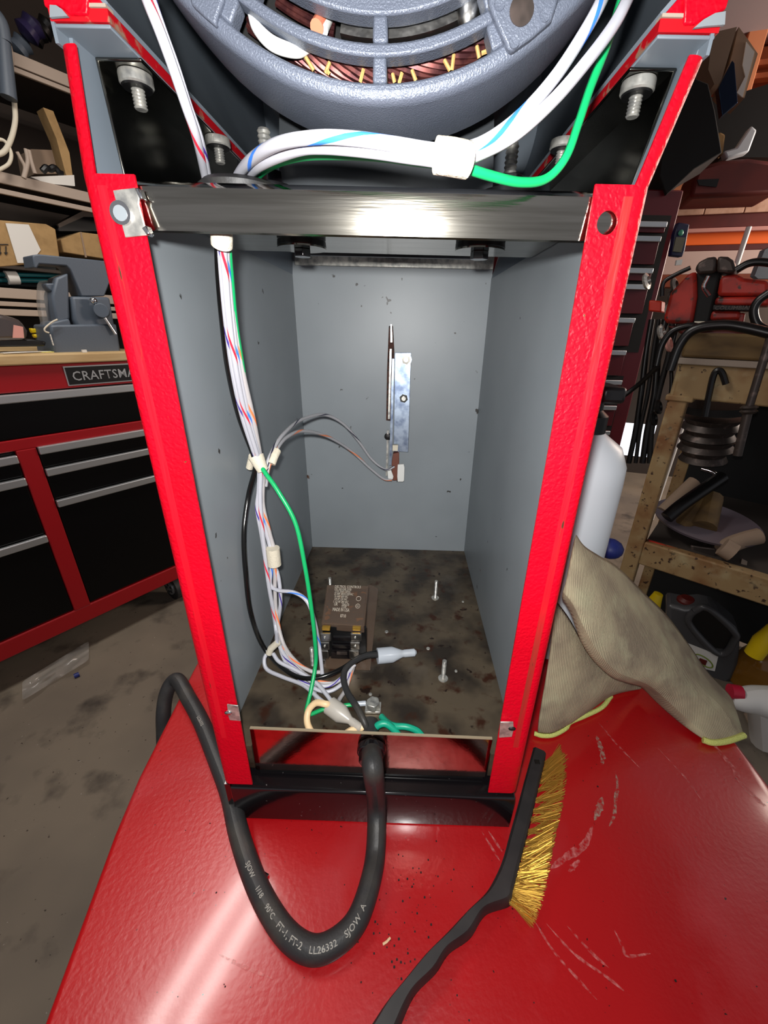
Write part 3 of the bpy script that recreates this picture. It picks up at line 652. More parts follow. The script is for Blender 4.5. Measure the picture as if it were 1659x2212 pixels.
wire('bundle_wire', off([4, 5, 6, 7, 7, 6, 3], 0, .001, [(566, 1020, .108), (564, 1075, .112), (570, 1130, .113), (584, 1185, .114), (586, 1230, .114), (584, 1262, .112), (600, 1275, .108), (636, 1280, .104), (664, 1300, .098), (680, 1345, .092), (690, 1400, None, .092), (697, 1462, None, .082)]), r2, WB, hs, label='white wire with blue spiral')
wire('bundle_wire', off([6, 8, 8, 11, 14, 15, 5], 0, .003, [(568, 1030, .110), (568, 1090, .113), (582, 1150, .114), (594, 1200, .114), (594, 1270, .112), (598, 1330, .108), (612, 1390, None, .096), (640, 1430, None, .088), (672, 1450, None, .084), (696, 1452, None, .082)]), r2, WO, hs, label='white wire with orange spiral')
wire('bundle_wire', off([9, 10, 12, 13, 15, 9, 5], 0, .0035, [(567, 1012, .100), (600, 1060, .092), (638, 1130, .086), (658, 1220, .080), (672, 1310, .076), (680, 1380, .072), (682, 1430, .070), (672, 1490, None, .082), (662, 1535, None, .073), (670, 1543, None, .071), (700, 1532, None, .070), (745, 1524, None, .070), (772, 1521, None, .071)]), r2, WG, hs, label='green wire')
wire('loop_wire', [(563, 1050, .110), (564, 1140, .112), (580, 1200, .116), (600, 1240, .114), (606, 1300, .11), (600, 1360, None, .10), (612, 1420, None, .088), (650, 1468, None, .080), (700, 1494, None, .076), (738, 1478, None, .078), (763, 1440, None, .082)], r2, WV, hs)
wire('loop_wire', [(590, 1412, None, .094), (604, 1430, None, .09), (640, 1448, None, .086), (680, 1472, None, .082), (705, 1500, None, .080), (722, 1524, None, .080)], r2, WW, hs)
wire('loop_wire', [(580, 1406, None, .09), (571, 1424, None, .086), (577, 1446, None, .08), (610, 1462, None, .078), (655, 1480, None, .078), (690, 1510, None, .079), (716, 1530, None, .080)], r2, WW, hs)
wire('loop_wire', [(606, 1395, None, .094), (634, 1432, None, .086), (668, 1463, None, .080), (716, 1476, None, .078), (748, 1458, None, .08), (764, 1438, None, .084)], r2, WO, hs)
wire('loop_wire', [(682, 1480, None, .072), (680, 1500, None, .071), (692, 1520, None, .072)], r2, WW, hs)
wire('loop_wire', [(765, 1436, None, .082), (756, 1462, None, .078), (746, 1490, None, .074), (735, 1508, None, .076), (728, 1522, None, .08)], r2, WO, hs)
# switch leads
wire('switch_lead', [(569, 1045, .112), (576, 1005, .114), (590, 972, .124), (612, 938, .15), (650, 907, .20), (700, 896, .25), (742, 916, .28), (776, 955, .30), (803, 992, .312), (832, 1014, .318), (852, 1008, .321)], .0017, WGB, hs, label='grey wire with dark spiral')
wire('switch_lead', [(574, 1050, .114), (580, 1010, .116), (596, 973, .128), (620, 944, .16), (655, 931, .20), (705, 942, .25), (756, 972, .29), (800, 1012, .308), (828, 1034, .316), (846, 1037, .319)], .0017, WGO, hs, label='grey wire with orange spiral')
MB().tube([P(586, 1002, y=.116), P(592, 986, y=.120), P(598, 974, y=.126)], .0036, 14).build('cloth_sleeve', M['cream'], hs)
MB().tube([P(553, 985, y=.104), P(560, 1000, y=.103), P(568, 1016, y=.103)], lambda t: .0062-.0016*t, 16).build('cloth_sleeve', M['cream'], hs)
MB().tube([P(545, 985, y=.108), P(539, 1010, y=.112)], .0030, 10).build('cloth_sleeve', M['cream'], hs)
mb = MB(); mb.tube([P(589, 1184, y=.110), P(591, 1202, y=.110), P(593, 1220, y=.110)], .0062, 14); mb.build('cloth_sleeve', M['cream'], hs, label='cream tape wrap')
MB().tube([P(600, 1388, z=.105), P(586, 1400, z=.098), P(581, 1412, z=.092)], .0032, 12).build('ring_terminal', M['cream'], hs)
# closed-end caps
def cap(p0, p1, ra, rb, m, lab, name='splice_cap'):
    a = (p1-p0); L = a.length; o = MB().lathe(p0, a, [(ra*.88, 0), (ra, 0), (ra, L*.38), (rb, L*.62), (rb*.9, L*.66), (rb, L*.70), (rb, L*.95), (rb*.5, L)], 24).build(name, m, hs, label=lab)
    MB().lathe(p0+a*.55, a, [(rb*.55, 0), (rb*.6, L*.3)], 12).build('crimp_barrel', M['zinc'], o)
cap(P(815, 1417, z=.082), P(899, 1409, z=.080), .0077, .0038, M['nylon'], 'clear nylon cap on black wires')
cap(P(712, 1524, z=.082), P(782, 1575, z=.078), .0074, .0034, M['nylon_y'], 'cloudy nylon cap on white wires')
# ground lug with clear terminal
c = P(806, 1530, z=.068); gl = MB().box(c.x-.007, c.x+.007, c.y-.005, c.y+.006, .067, .0695).build('ground_lug', M['zinc'], cab, bevel=.0005)
MB().cyl((c.x, c.y, .0695), (c.x, c.y, .0765), .0062, n=6).build('ground_nut', M['zinc'], gl, bevel=.0006)
MB().tube([P(765, 1521, z=.070), P(790, 1519, z=.070)], .0023, 12).build('clear_terminal', M['nylon'], hs)

# ================================================================== power cord through its gland
pc = thing('power_cord', 'thick black rubber power cord looping over the red cart top', 'cord', tuple(P(690, 2050, z=ZT)))
rc = .0078
CORD = cr([Q(t) for t in [(797, 1560, .030), (799, 1590, .018), (802, 1622, .004), (806, 1665, -.016), (813, 1730, None, .020)]]+[P(x, y, z=ZT+rc+.0006) for x, y in
        [(812, 1830), (800, 1905), (772, 1985), (730, 2032), (680, 2052), (632, 2030), (588, 1975), (548, 1895), (516, 1800), (496, 1715), (468, 1640), (436, 1562), (408, 1510)]]+
        [Vector((-.236, .135, .000)), Vector((-.2475, .128, -.016)), Vector((-.249, .112, -.05)), Vector((-.250, .100, -.12)), Vector((-.252, .11, -.3)), Vector((-.26, .1, -.55)), Vector((-.30, .06, ZFL+.012))], 12)
MB().tube(CORD, rc, 20).build('cord_jacket', M['cord'], pc)
gc = P(803, 1612, y=.0095)
mb = MB(); mb.cyl(gc+Vector((0, 0, 0)), gc+Vector((0, -.006, -.0006)), .0112, n=32); mb.build('gland_flange', M['black_gloss'], pc, bevel=.001)
mb = MB(); mb.cyl(gc+Vector((0, -.005, 0)), gc+Vector((0, -.013, -.001)), .0100, .0092, n=8); mb.build('gland_nut', M['black_gloss'], pc, bevel=.0008)
# inner conductors of the cord
wire('black_conductor', [(797, 1600, None, .062), (790, 1568, None, .080), (772, 1530, None, .086), (750, 1495, None, .086), (742, 1462, None, .088), (752, 1438, None, .090), (785, 1418, None, .088), (816, 1414, None, .084)], .0028, M['cord'], pc, label='black inner conductor')
wire('cream_conductor', [(716, 1524, None, .082), (704, 1521, None, .088), (682, 1519, None, .086), (666, 1536, None, .080), (664, 1562, None, .075), (678, 1588, None, .071), (700, 1600, None, .069)], .0028, mat('wire_cream', (238, 206, 160), .45), pc, label='cream inner conductor')
wire('cream_conductor', [(738, 1592, None, .072), (760, 1577, None, .076), (785, 1572, None, .078), (803, 1578, None, .074), (806, 1590, None, .070)], .0028, mat('wire_cream', (238, 206, 160), .45), pc, label='cream inner conductor')
TG = mat('wire_teal', (22, 160, 128), .4)
wire('green_conductor', [(806, 1584, None, .070), (815, 1568, None, .078), (832, 1563, None, .080), (850, 1575, None, .076), (864, 1592, None, .070)], .0029, TG, pc, label='blue-green inner conductor')
wire('green_conductor', [(824, 1548, None, .070), (836, 1560, None, .073), (852, 1568, None, .076), (878, 1570, None, .077), (900, 1578, None, .074), (912, 1590, None, .070)], .0027, TG, pc, label='blue-green inner conductor')
# printing along the jacket
def arclen(c):
    L = [0]
    for i in range(1, len(c)): L.append(L[-1]+(c[i]-c[i-1]).length)
    return L
CL = arclen(CORD)
def on_cord(s_, off_):
    s_ = max(0, min(CL[-1]-1e-4, s_)); i = max(0, next(k for k in range(len(CL)) if CL[k] > s_)-1)
    f = (s_-CL[i])/(CL[i+1]-CL[i]); p = CORD[i].lerp(CORD[i+1], f); t = (CORD[i+1]-CORD[i]).normalized()
    v = (Vector(CAM)-p); v = (v-t*v.dot(t)).normalized(); b_ = t.cross(v); th = off_/rc
    return p+(v*math.cos(th)+b_*math.sin(th))*(rc+.00015)
def near(px, py):
    return min(range(len(CORD)), key=lambda i: (Vector(P(px, py, z=ZT+rc))-CORD[i]).length)
for tx, px, py, sz in (("SJOW  A", 740, 2022, .0050), ("LL26332", 670, 2052, .0048), ("FT-1, FT-2", 604, 2008, .0050), ("90\u00b0C", 580, 1965, .0046), ("1/18", 560, 1925, .0046), ("SJOW", 541, 1872, .0046), ("LL26332", 432, 1560, .0040)):
    s0 = CL[near(px, py)]
    glyphs(tx, sz, lambda x, y, s0=s0: on_cord(s0-x, (y-.0018)), M['print'], 'printed_text', pc)

# ================================================================== things lying on the cart top
# wood sliver and crumbs
c = P(835, 2035, z=ZT+.0006)
tag(MB().tube([P(827, 2040, z=ZT+.001), P(835, 2035, z=ZT+.0012), P(843, 2026, z=ZT+.001)], .0008, 6).build('wood_sliver', mat('sliver', (226, 190, 150), .7)), 'tiny pale sliver on the red cart right of the cord loop', 'sliver')
tag(MB().tube([P(566, 1884, z=ZT+.001), P(574, 1889, z=ZT+.0016), P(579, 1892, z=ZT+.001)], .0012, 6).build('black_crumb', M['black']), 'small black crumb on the red cart inside the cord loop', 'crumb')
mb = MB()
for i in range(110):
    x, y = random.choice([(random.gauss(900, 60), random.gauss(1900, 60)), (random.gauss(850, 50), random.gauss(2040, 40)), (random.uniform(300, 1500), random.uniform(1640, 2190))])
    if x > 1560-.0*y or x < 400 and y < 1800: continue
    if 480 < x < 1130 and y < 1800: continue
    c = P(x, y, z=ZT+.0002); r = random.uniform(.0002, .0006); mb.box(c.x-r, c.x+r, c.y-r, c.y+r, ZT+.0001, ZT+r)
tag(mb.build('grit', M['black_matte'], smooth=False, kind='stuff'), 'dark metal grit scattered over the red cart top', 'grit')

# ---- wire brush
wb = thing('wire_brush', 'black plastic-handled brass wire brush lying beside the pedestal', 'brush', tuple(P(1090, 1930, z=ZT)))
L_ = [(1153, 1612), (1134, 1681), (1118, 1741), (1100, 1806), (1087, 1853), (1071, 1891), (1050, 1926), (1012, 1963), (968, 2010), (921, 2057), (874, 2114), (836, 2161), (802, 2212), (770, 2262), (735, 2318)]
R_ = [(1180, 1624), (1167, 1680), (1150, 1752), (1133, 1820), (1120, 1872), (1109, 1916), (1101, 1938), (1050, 1958), (1016, 2008), (970, 2042), (941, 2085), (893, 2135), (858, 2212), (842, 2262), (812, 2318)]
zt2, zb2 = ZT+.0165, ZT+.0015
Lp = cr([P(*p, z=zt2) for p in L_], 6); Rp = cr([P(*p, z=zt2) for p in R_], 6)
rings = []
for a, b in zip(Lp, Rp):
    e = (b-a).normalized()*.0016
    rings.append([a+e*1.2+Vector((0, 0, 0)), b-e*1.2, b+Vector((0, 0, -.002)), Vector((b.x, b.y, zb2+.002))+e*.6, Vector((b.x, b.y, zb2))-e, Vector((a.x, a.y, zb2))+e, Vector((a.x, a.y, zb2+.002)), a+Vector((0, 0, -.002))])
MB().loft(rings).build('brush_handle', M['brush'], wb)
c = P(1160, 1647, z=zt2-.0008); MB().lathe(c+Vector((0, 0, .0009)), (0, 0, 1), [(.0033, 0), (.0030, .0002), (.0024, -.0004)], 4).build('hang_dimple', M['black'], wb)
rb = random.Random(3); NT_ = 19
tips = cr([P(*p, z=ZT+.008) for p in [(1212, 1622), (1222, 1660), (1215, 1734), (1199, 1806), (1189, 1853), (1175, 1932), (1153, 1996)]], 20)
base = cr([P(*p, z=ZT+.008) for p in [(1178, 1652), (1168, 1690), (1153, 1752), (1136, 1820), (1122, 1872), (1110, 1916), (1100, 1946)]], 20)
for k in range(NT_):
    f = k/(NT_-1); i = min(int(f*(len(base)-1)), len(base)-2); bp = base[i]; mb = MB()
    for j in range(46):
        g = f+rb.gauss(0, .030); g = max(-.04, min(1.03, g)); ii = int(max(0, min(1, g))*(len(tips)-1)); tp = tips[ii]
        if g < 0: tp = tips[0]+(tips[0]-tips[1])*6*(-g/.04)
        b0_ = bp+Vector((rb.uniform(-.0012, .0012), rb.uniform(-.0014, .0014), rb.uniform(-.003, .003)))
        t_ = bp.lerp(tp, rb.uniform(.86, 1.05)); t_.z = ZT+max(.0010, .008+rb.gauss(0, .0042)); mid = b0_.lerp(t_, .5)+Vector((rb.uniform(-.0007, .0007),)*3)
        d_ = (t_-b0_).normalized(); s1 = d_.orthogonal().normalized()*.00020; s2 = d_.cross(s1)
        mb.loft([[q+s1, q-s1*.5+s2*.87, q-s1*.5-s2*.87] for q in (b0_, mid, t_)], cap=False)
    mb.build('bristle_tuft', M['brass'], wb, smooth=False)

# ---- microfibre towel
tw = thing('towel', 'grubby beige microfibre towel with yellow-green hem, heaped on the cart corner', 'towel', tuple(P(1320, 1540, z=ZT)))
def T3(l): return cr([Q(t) for t in l], 8)
rowsA = [T3([(1244, 1150, .120), (1262, 1176, .128), (1292, 1196, .150), (1335, 1222, .175), (1392, 1278, .190), (1440, 1325, .190), (1490, 1392, .185), (1530, 1450, .170), (1575, 1498, .150), (1590, 1530, .125), (1607, 1586, None, -.004)]),
         T3([(1232, 1210, .110), (1262, 1240, .108), (1300, 1275, .112), (1345, 1315, .118), (1392, 1360, .120), (1432, 1400, .118), (1480, 1450, .118), (1515, 1490, .112), (1548, 1520, .108), (1572, 1550, .100), (1590, 1591, None, -.004)]),
         T3([(1222, 1258, .100), (1248, 1300, .090), (1282, 1345, .088), (1322, 1390, .092), (1366, 1425, .098), (1405, 1450, .104), (1448, 1478, .108), (1480, 1505, .108), (1510, 1532, .104), (1540, 1562, .098), (1568, 1597, None, -.004)]),
         T3([(1216, 1275, .098), (1238, 1302, .088), (1262, 1355, .080), (1290, 1410, .080), (1325, 1450, .084), (1360, 1464, .092), (1400, 1480, .100), (1430, 1504, .104), (1462, 1534, .100), (1500, 1570, .092), (1540, 1602, None, -.004)]),
         T3([(1214, 1292, .106), (1234, 1330, .100), (1256, 1390, .094), (1284, 1430, .094), (1320, 1462, .098), (1352, 1474, .106), (1384, 1484, None, .004), (1412, 1512, None, -.001), (1448, 1545, None, -.004), (1490, 1578, None, -.005), (1525, 1601, None, -.005)])]
MB().sheet(rowsA).build('towel_top_fold', M['towel'], tw, solid=.003, sub=1)
rowsB = [T3([(1200, 1290, .118), (1232, 1335, .116), (1270, 1405, .116), (1310, 1450, .118), (1345, 1468, .130), (1383, 1478, .150)]),
         T3([(1190, 1400, .100), (1222, 1420, .100), (1262, 1450, .104), (1298, 1470, .112), (1330, 1476, .126), (1383, 1481, .150)]),
         T3([(1175, 1490, .090), (1210, 1488, .092), (1246, 1490, .098), (1285, 1494, .106), (1324, 1486, .124), (1384, 1484, .150)]),
         T3([(1165, 1540, .084), (1196, 1535, .084), (1230, 1525, .090), (1270, 1515, .100), (1322, 1495, .122), (1385, 1486, None, -.004)]),
         T3([(1160, 1586, None, -.005), (1190, 1588, None, -.005), (1222, 1572, None, -.005), (1262, 1545, None, -.005), (1322, 1502, None, -.005), (1385, 1486, None, -.005)])]
MB().sheet(rowsB).build('towel_under_fold', M['towel'], tw, solid=.003, sub=1)
hem1 = T3([(1154, 1584, None, -.0045), (1172, 1589, None, -.0045), (1196, 1587, None, -.0045), (1222, 1573, None, -.0045), (1232, 1560, None, -.0045), (1262, 1547, None, -.0045), (1300, 1528, None, -.0045), (1320, 1504, None, -.0045)])
MB().tube(hem1, .0024, 10).build('towel_hem', M['hem'], tw)
MB().tube(T3([(1322, 1496, None, -.0045), (1350, 1490, None, -.0045), (1385, 1482, None, -.0045)]), .0020, 10).build('towel_hem', M['hem'], tw)
MB().tube(T3([(1518, 1598, None, -.0045), (1540, 1604, None, -.0045), (1572, 1600, None, -.0045), (1607, 1588, None, -.0045)]), .0032, 10).build('towel_hem', M['hem'], tw)

# ---- milky spray bottle behind the pedestal
bx = P(1300, 1200, y=.235); bz0 = ZT+.0005; c0 = P(1296, 1010, y=.235)
sb = thing('plastic_bottle', 'milky white plastic bottle with black cap behind the pedestal, right side', 'bottle', (c0.x-.012, .235, ZT))
bxx = c0.x-.022; r_ = P(1346, 1000, y=.235).x-bxx; z1 = P(1346, 1000, y=.235).z; z2 = P(1300, 960, y=.235).z
MB().lathe((bxx, .235, ZT), (0, 0, 1), [(r_*.8, .0005), (r_, .004), (r_, z1-ZT-.02), (r_*.98, z1-ZT), (r_*.80, z1-ZT+.020), (r_*.42, z2-ZT+.012), (.014, z2-ZT+.016), (.014, z2-ZT+.03)], 36).build('bottle_body', M['bottle'], sb)
MB().lathe((bxx, .235, z2+.014), (0, 0, 1), [(.017, 0), (.017, .018), (.010, .024), (.010, .045)], 20).build('bottle_cap', M['black'], sb)
MB().box(bxx-.012, bxx+.012, .195, .250, z2+.05, z2+.066).build('spray_head', M['black'], sb, bevel=.004)

# ================================================================== left: tool chest and rack
CH = Frame(380, 1310, ZFL, 32.9)
def fbox(F, s0, s1, t0, t1, z0, z1, name, m, par=None, bevel=0, **k):
    return MB(F.T).box(s0, s1, t0, t1, z0, z1).build(name, m, par, smooth=False, bevel=bevel, **k)
def fpoly(F, pts, t0, t1, name, m, par=None, bevel=0, **k):
    a = [Vector((F.at(x, y, t0)[0], t0, F.at(x, y, t0)[1])) for x, y in pts]
    return MB(F.T).prism(a, (0, t1-t0, 0)).build(name, m, par, bevel=bevel, **k)
tc_ = thing('tool_chest', 'red rolling tool chest with black drawers, silver pulls and a wooden top', 'tool chest', CH.base(-.3, .2, ZFL))
SL, SR = -.74, .10
fbox(CH, SL, SR, .012, .46, -.60, .262, 'chest_body', M['drawer_black'], tc_)
fbox(CH, SL, SR, 0, .03, .190, .262, 'top_rail', M['chest_red'], tc_, .003)
fbox(CH, SL, SR, 0, .03, .030, .062, 'mid_rail', M['chest_red'], tc_, .003)
fbox(CH, SL, SR, 0, .03, -.600, -.538, 'bottom_rail', M['chest_red'], tc_, .004)
fbox(CH, -.320, -.272, -.001, .03, -.54, .031, 'divider', M['chest_red'], tc_, .003)
for a, b in ((SL, SL+.03), (SR-.03, SR)): fbox(CH, a, b, 0, .46, -.6, .262, 'side_post', M['chest_red'], tc_, .003)
fbox(CH, SL-.01, SR+.01, -.012, .47, .262, .290, 'wooden_worktop', M['wood'], tc_, .004)
def drawer(s0, s1, z0, z1):
    d = fbox(CH, s0, s1, .002, .02, z0, z1-.004, 'drawer', M['drawer_black'], tc_, .003)
    h = MB(CH.T).box(s0, s1, -.010, .004, z1-.024, z1); h.build('drawer_pull', M['alu_trim'], d, smooth=False, bevel=.003)
drawer(SL+.032, SR-.032, .064, .187)
zr = [CH.at(80, 965)[1], CH.at(95, 1013)[1], CH.at(122, 1080)[1], -.536]
for i in range(3): drawer(-.270, SR-.032, zr[i+1]+.003, zr[i])
zl = [CH.at(34, 983)[1], CH.at(54, 1031)[1], CH.at(104, 1153)[1], -.536]
for i in range(3): drawer(SL+.032, -.322, zl[i+1]+.003, zl[i])
bd = fbox(CH, CH.at(140, 800)[0], CH.at(140, 800)[0]+.20, -.004, .001, .200, .250, 'name_badge', M['black'], tc_)
fbox(CH, CH.at(140, 800)[0]-.003, CH.at(140, 800)[0]+.203, -.003, .001, .197, .2535, 'badge_frame', M['alu_trim'], tc_)
sb0 = CH.at(140, 800)[0]
glyphs('CRAFTSMAN', .038, lambda x, y: CH.w(sb0+.012+x, -.0055, .2115+y), M['alu_trim'], 'badge_letters', tc_, spacing=1.05, sx=.92)
for cs in (SR-.06, SL+.06):
    for ct in (.06, .40):
        w0 = MB(CH.T).cyl((cs-.018, ct, ZFL+.057), (cs+.018, ct, ZFL+.057), .056, n=28).build('caster_wheel', M['rubber'], tc_)
        MB(CH.T).cyl((cs-.024, ct, ZFL+.057), (cs-.018, ct, ZFL+.057), .030, n=18).build('caster_hub', M['alu_trim'], w0)
        for q in range(5):
            a = 2*PI*q/5; MB(CH.T).cyl((cs-.0255, ct+.017*math.cos(a), ZFL+.057+.017*math.sin(a)), (cs-.0238, ct+.017*math.cos(a), ZFL+.057+.017*math.sin(a)), .006, n=10).build('hub_hole', M['black'], w0)
        fbox(CH, cs-.03, cs+.03, ct-.03, ct+.03, ZFL+.105, ZFL+.125, 'caster_plate', M['dark_iron'], tc_)
# grey bench vise
vt = .10
vs = thing('bench_vise', 'grey cast-iron bench vise bolted on the chest wooden top', 'vise', CH.base(CH.at(180, 750, vt)[0], vt, .29))
fpoly(CH, [(108, 702), (252, 700), (262, 762), (118, 766)], vt-.05, vt+.09, 'vise_base', M['vise'], vs, .006)
fpoly(CH, [(155, 640), (238, 642), (250, 712), (172, 716), (160, 690)], vt-.03, vt+.07, 'fixed_body', M['vise'], vs, .008)
fpoly(CH, [(70, 551), (84, 549), (250, 566), (250, 578), (226, 640), (176, 640), (152, 582), (144, 574), (86, 570), (80, 580), (74, 578)], vt-.02, vt+.06, 'anvil_jaw', M['vise'], vs, .006, label='flat anvil jaw with pointed horn')
fpoly(CH, [(122, 600), (148, 590), (152, 690), (122, 700), (112, 640)], vt-.02, vt+.05, 'sliding_jaw', M['vise'], vs, .006)
fpoly(CH, [(98, 612), (126, 612), (126, 622), (112, 632), (102, 622)], vt-.01, vt+.03, 'jaw_nose', M['vise'], vs, .004)
fpoly(CH, [(112, 696), (150, 688), (156, 706), (104, 710)], vt-.03, vt+.06, 'slide_guide', M['vise'], vs, .005)
def fp(F, x, y, t): s_, z_ = F.at(x, y, t); return F.w(s_, t, z_)
MB().sphere(fp(CH, 202, 650, vt-.05), .0105, 14).build('handle_ball', M['chrome'], vs)
MB().cyl(fp(CH, 219, 671, vt-.07), fp(CH, 221, 672, vt-.03), .021, n=28).build('screw_head', M['vise'], vs, bevel=.002)
MB().cyl(fp(CH, 202, 650, vt-.05), fp(CH, 250, 722, vt-.06), .0045, n=12).build('handle_bar', M['chrome'], vs)
MB().tube(cr([fp(CH, *p, vt-.06) for p in [(124, 690), (112, 696), (97, 709), (98, 716), (106, 719)]], 6), .0022, 8).build('wire_hook', M['cream'], vs)
MB().cyl(fp(CH, 108, 722, vt-.06), fp(CH, 115, 746, vt-.06), .0022, n=8).build('lock_pin', M['zinc'], vs)
# rack
RT0 = .50
rk = thing('shelf_rack', 'beige steel shelf rack with dark gaps, standing behind the tool chest', 'rack', CH.base(-.1, .7, ZFL))
def shelf(ya, yb, x=60, d=.42):
    z1_ = CH.at(x, ya, RT0)[1]; z0_ = CH.at(x, yb, RT0)[1]
    fbox(CH, -.75, 1.15, RT0, RT0+.012, z0_, z1_, 'shelf_edge', M['rack'], rk, .002); return z0_, z1_
zA = shelf(124, 152); shelf(155, 166)
zB = shelf(384, 408); shelf(419, 430)
zC = shelf(623, 645, 30); shelf(652, 662, 30); shelf(668, 682, 30)
for z in (zA[1], zB[1], zC[1], CH.at(30, 572, RT0)[1]): fbox(CH, -.75, 1.15, RT0+.012, RT0+.44, z-.012, z-.002, 'shelf_board', M['wall_d'], rk)
for a in (-.75, 1.13): fbox(CH, a, a+.035, RT0+.012, RT0+.45, ZFL, 1.7, 'rack_post', M['rack'], rk)
def fthing(F, name, lab, cat, pts, t0, t1, m, bevel=.003, group=None):
    c = F.at(*pts[0], t0); o = fpoly(F, pts, t0, t1, name, m, None, bevel); tag(o, lab, cat, group); return o
def fth(F, name, lab, cat, x, y, t):
    return thing(name, lab, cat, tuple(fp(F, x, y, t)))
b = fth(CH, 'cardboard_box', 'large cardboard box with torn white tape on the middle shelf', 'box', 60, 570, .53)
zc_ = CH.at(30, 572, RT0)[1]
fpoly(CH, [(-60, 470), (100, 484), (120, 495), (130, 562), (30, 574), (-60, 582)], .51, .80, 'box_body', M['card'], b, .003)
fpoly(CH, [(12, 482), (62, 485), (88, 540), (66, 568), (38, 568)], .5065, .509, 'white_tape', M['white'], b)
fpoly(CH, [(-14, 527), (18, 527), (18, 529), (-14, 529)], .5065, .509, 'box_print', M['black'], b)
for q in (0, 13): fpoly(CH, [(q-1, 532), (q+1, 532), (q+1, 545), (q+4, 545), (q, 551), (q-4, 545), (q-1, 545)], .5065, .509, 'printed_arrow', M['black'], b)
b = fth(CH, 'cardboard_box', 'plain smaller cardboard box right of the taped one', 'box', 170, 555, .53)
fpoly(CH, [(131, 517), (173, 501), (230, 508), (230, 560), (137, 545)], .54, .78, 'box_body', M['card'], b, .003)
fpoly(CH, [(173, 501), (176, 501), (188, 556), (184, 556)], .538, .541, 'box_corner', M['card_grey'], b)
b = fth(CH, 'black_case', 'black case with pale lid on the shelf behind the taped box', 'case', 160, 480, .62)
fpoly(CH, [(118, 488), (182, 455), (240, 468), (240, 505), (125, 505)], .80, .92, 'case_body', M['black'], b, .01)
fpoly(CH, [(125, 484), (178, 456), (240, 462), (240, 470), (182, 468), (128, 492)], .79, .81, 'case_lid', M['rack'], b)
for ya, lab in ((594, 'upper'), (606, 'lower')):
    o = MB().cyl(fp(CH, -80, ya-2, .56), fp(CH, 190, ya+2, .56), .0075, n=14).build('teal_tube', M['teal']); tag(o, lab+' of two teal tubes lying under the cardboard boxes', 'tube')
tag(MB().cyl(fp(CH, 14, 600, .553), fp(CH, 38, 600, .553), .022, n=16).build('tape_band', M['white']), 'white tape band wrapped round the two teal tubes', 'tape')
o = fpoly(CH, [(-40, 560), (120, 574), (124, 622), (-40, 615)], .81, .92, 'dark_bin', mat('dark_teal', (10, 34, 38), .5)); tag(o, 'dark teal bin at the back of the shelf behind the tubes', 'bin')
# clear bag of parts beside the vise
o = MB().loft([[fp(CH, x, y, .14+q*dt) for x, y, q in ((xc-w_, yy, 0), (xc-w_*.5, yy-1, -1), (xc+w_*.5, yy, -1), (xc+w_, yy, 0), (xc+w_*.5, yy+1, 1), (xc-w_*.5, yy, 1))] for xc, w_, yy, dt in ((100, 25, 604, .012), (98, 22, 625, .02), (94, 20, 650, .035), (96, 17, 680, .035), (101, 14, 705, .03), (104, 12, 735, .02))]).build('clear_bag', M['clear'], sub=1)
tag(o, 'clear crinkled bag hanging behind the grey bench vise', 'bag')
b = fth(CH, 'plastic_parts_bag', 'smoky plastic bag of parts on the wooden top, at the photo left edge', 'bag', 20, 740, .06)
fpoly(CH, [(-30, 672), (8, 680), (45, 690), (62, 715), (60, 735), (-30, 738)], .05, .14, 'bag_film', mat('smoke_film', (70, 62, 60), .2, spec=1.0), b, .012)
fpoly(CH, [(30, 702), (50, 706), (52, 730), (28, 730)], .046, .05, 'paper_tag', M['pink'], b)
fpoly(CH, [(-30, 733), (72, 733), (100, 738), (98, 748), (-30, 750)], .06, .12, 'dark_tray', M['black'], b, .004)
for k, (pts, lab) in enumerate((([(66, 709), (88, 711), (92, 719), (70, 720)], 'upper yellow handle beside the clear bag'), ([(72, 722), (94, 722), (97, 729), (76, 730)], 'lower yellow handle beside the clear bag'))):
    tag(fpoly(CH, pts, .17, .19, 'yellow_tool', M['yellow'], None, .003), lab, 'handle')
zw = .2905
def flat(F, pts, z, th, name, m, par=None):
    a = [P(x, y, z=z) for x, y in pts]; return MB().prism(a, (0, 0, th)).build(name, m, par, smooth=False)
def zflat(pts, name, lab, m, z=zw, th=.0015):
    a = []
    for x, y in pts:
        s_, z_ = CH.at(x, y, .0); a.append((s_, y))
    t_ = lambda y: .02+(770-y)/32*.12
    v = [CH.w(CH.at(x, y, t_(y))[0], t_(y), z) for x, y in pts]
    tag(MB().prism(v, (0, 0, th)).build(name, m, None, smooth=False), lab, 'paper')
zflat([(60, 748), (80, 746), (132, 752), (140, 760), (100, 762), (70, 756)], 'yellow_note', 'yellow paper slip in front of the bench vise', mat('yellow_paper', (232, 222, 120), .7))
zflat([(0, 765), (60, 750), (110, 757), (60, 764), (10, 770)], 'crumpled_wrapper', 'pale crumpled wrapper left of the yellow slip', M['white'], zw+.0016)
tag(fbox(CH, CH.at(176, 757, .01)[0], CH.at(186, 757, .01)[0], .005, .012, .2905, .298, 'white_chip', M['white']), 'tiny white chip on the wooden top front edge', 'chip')
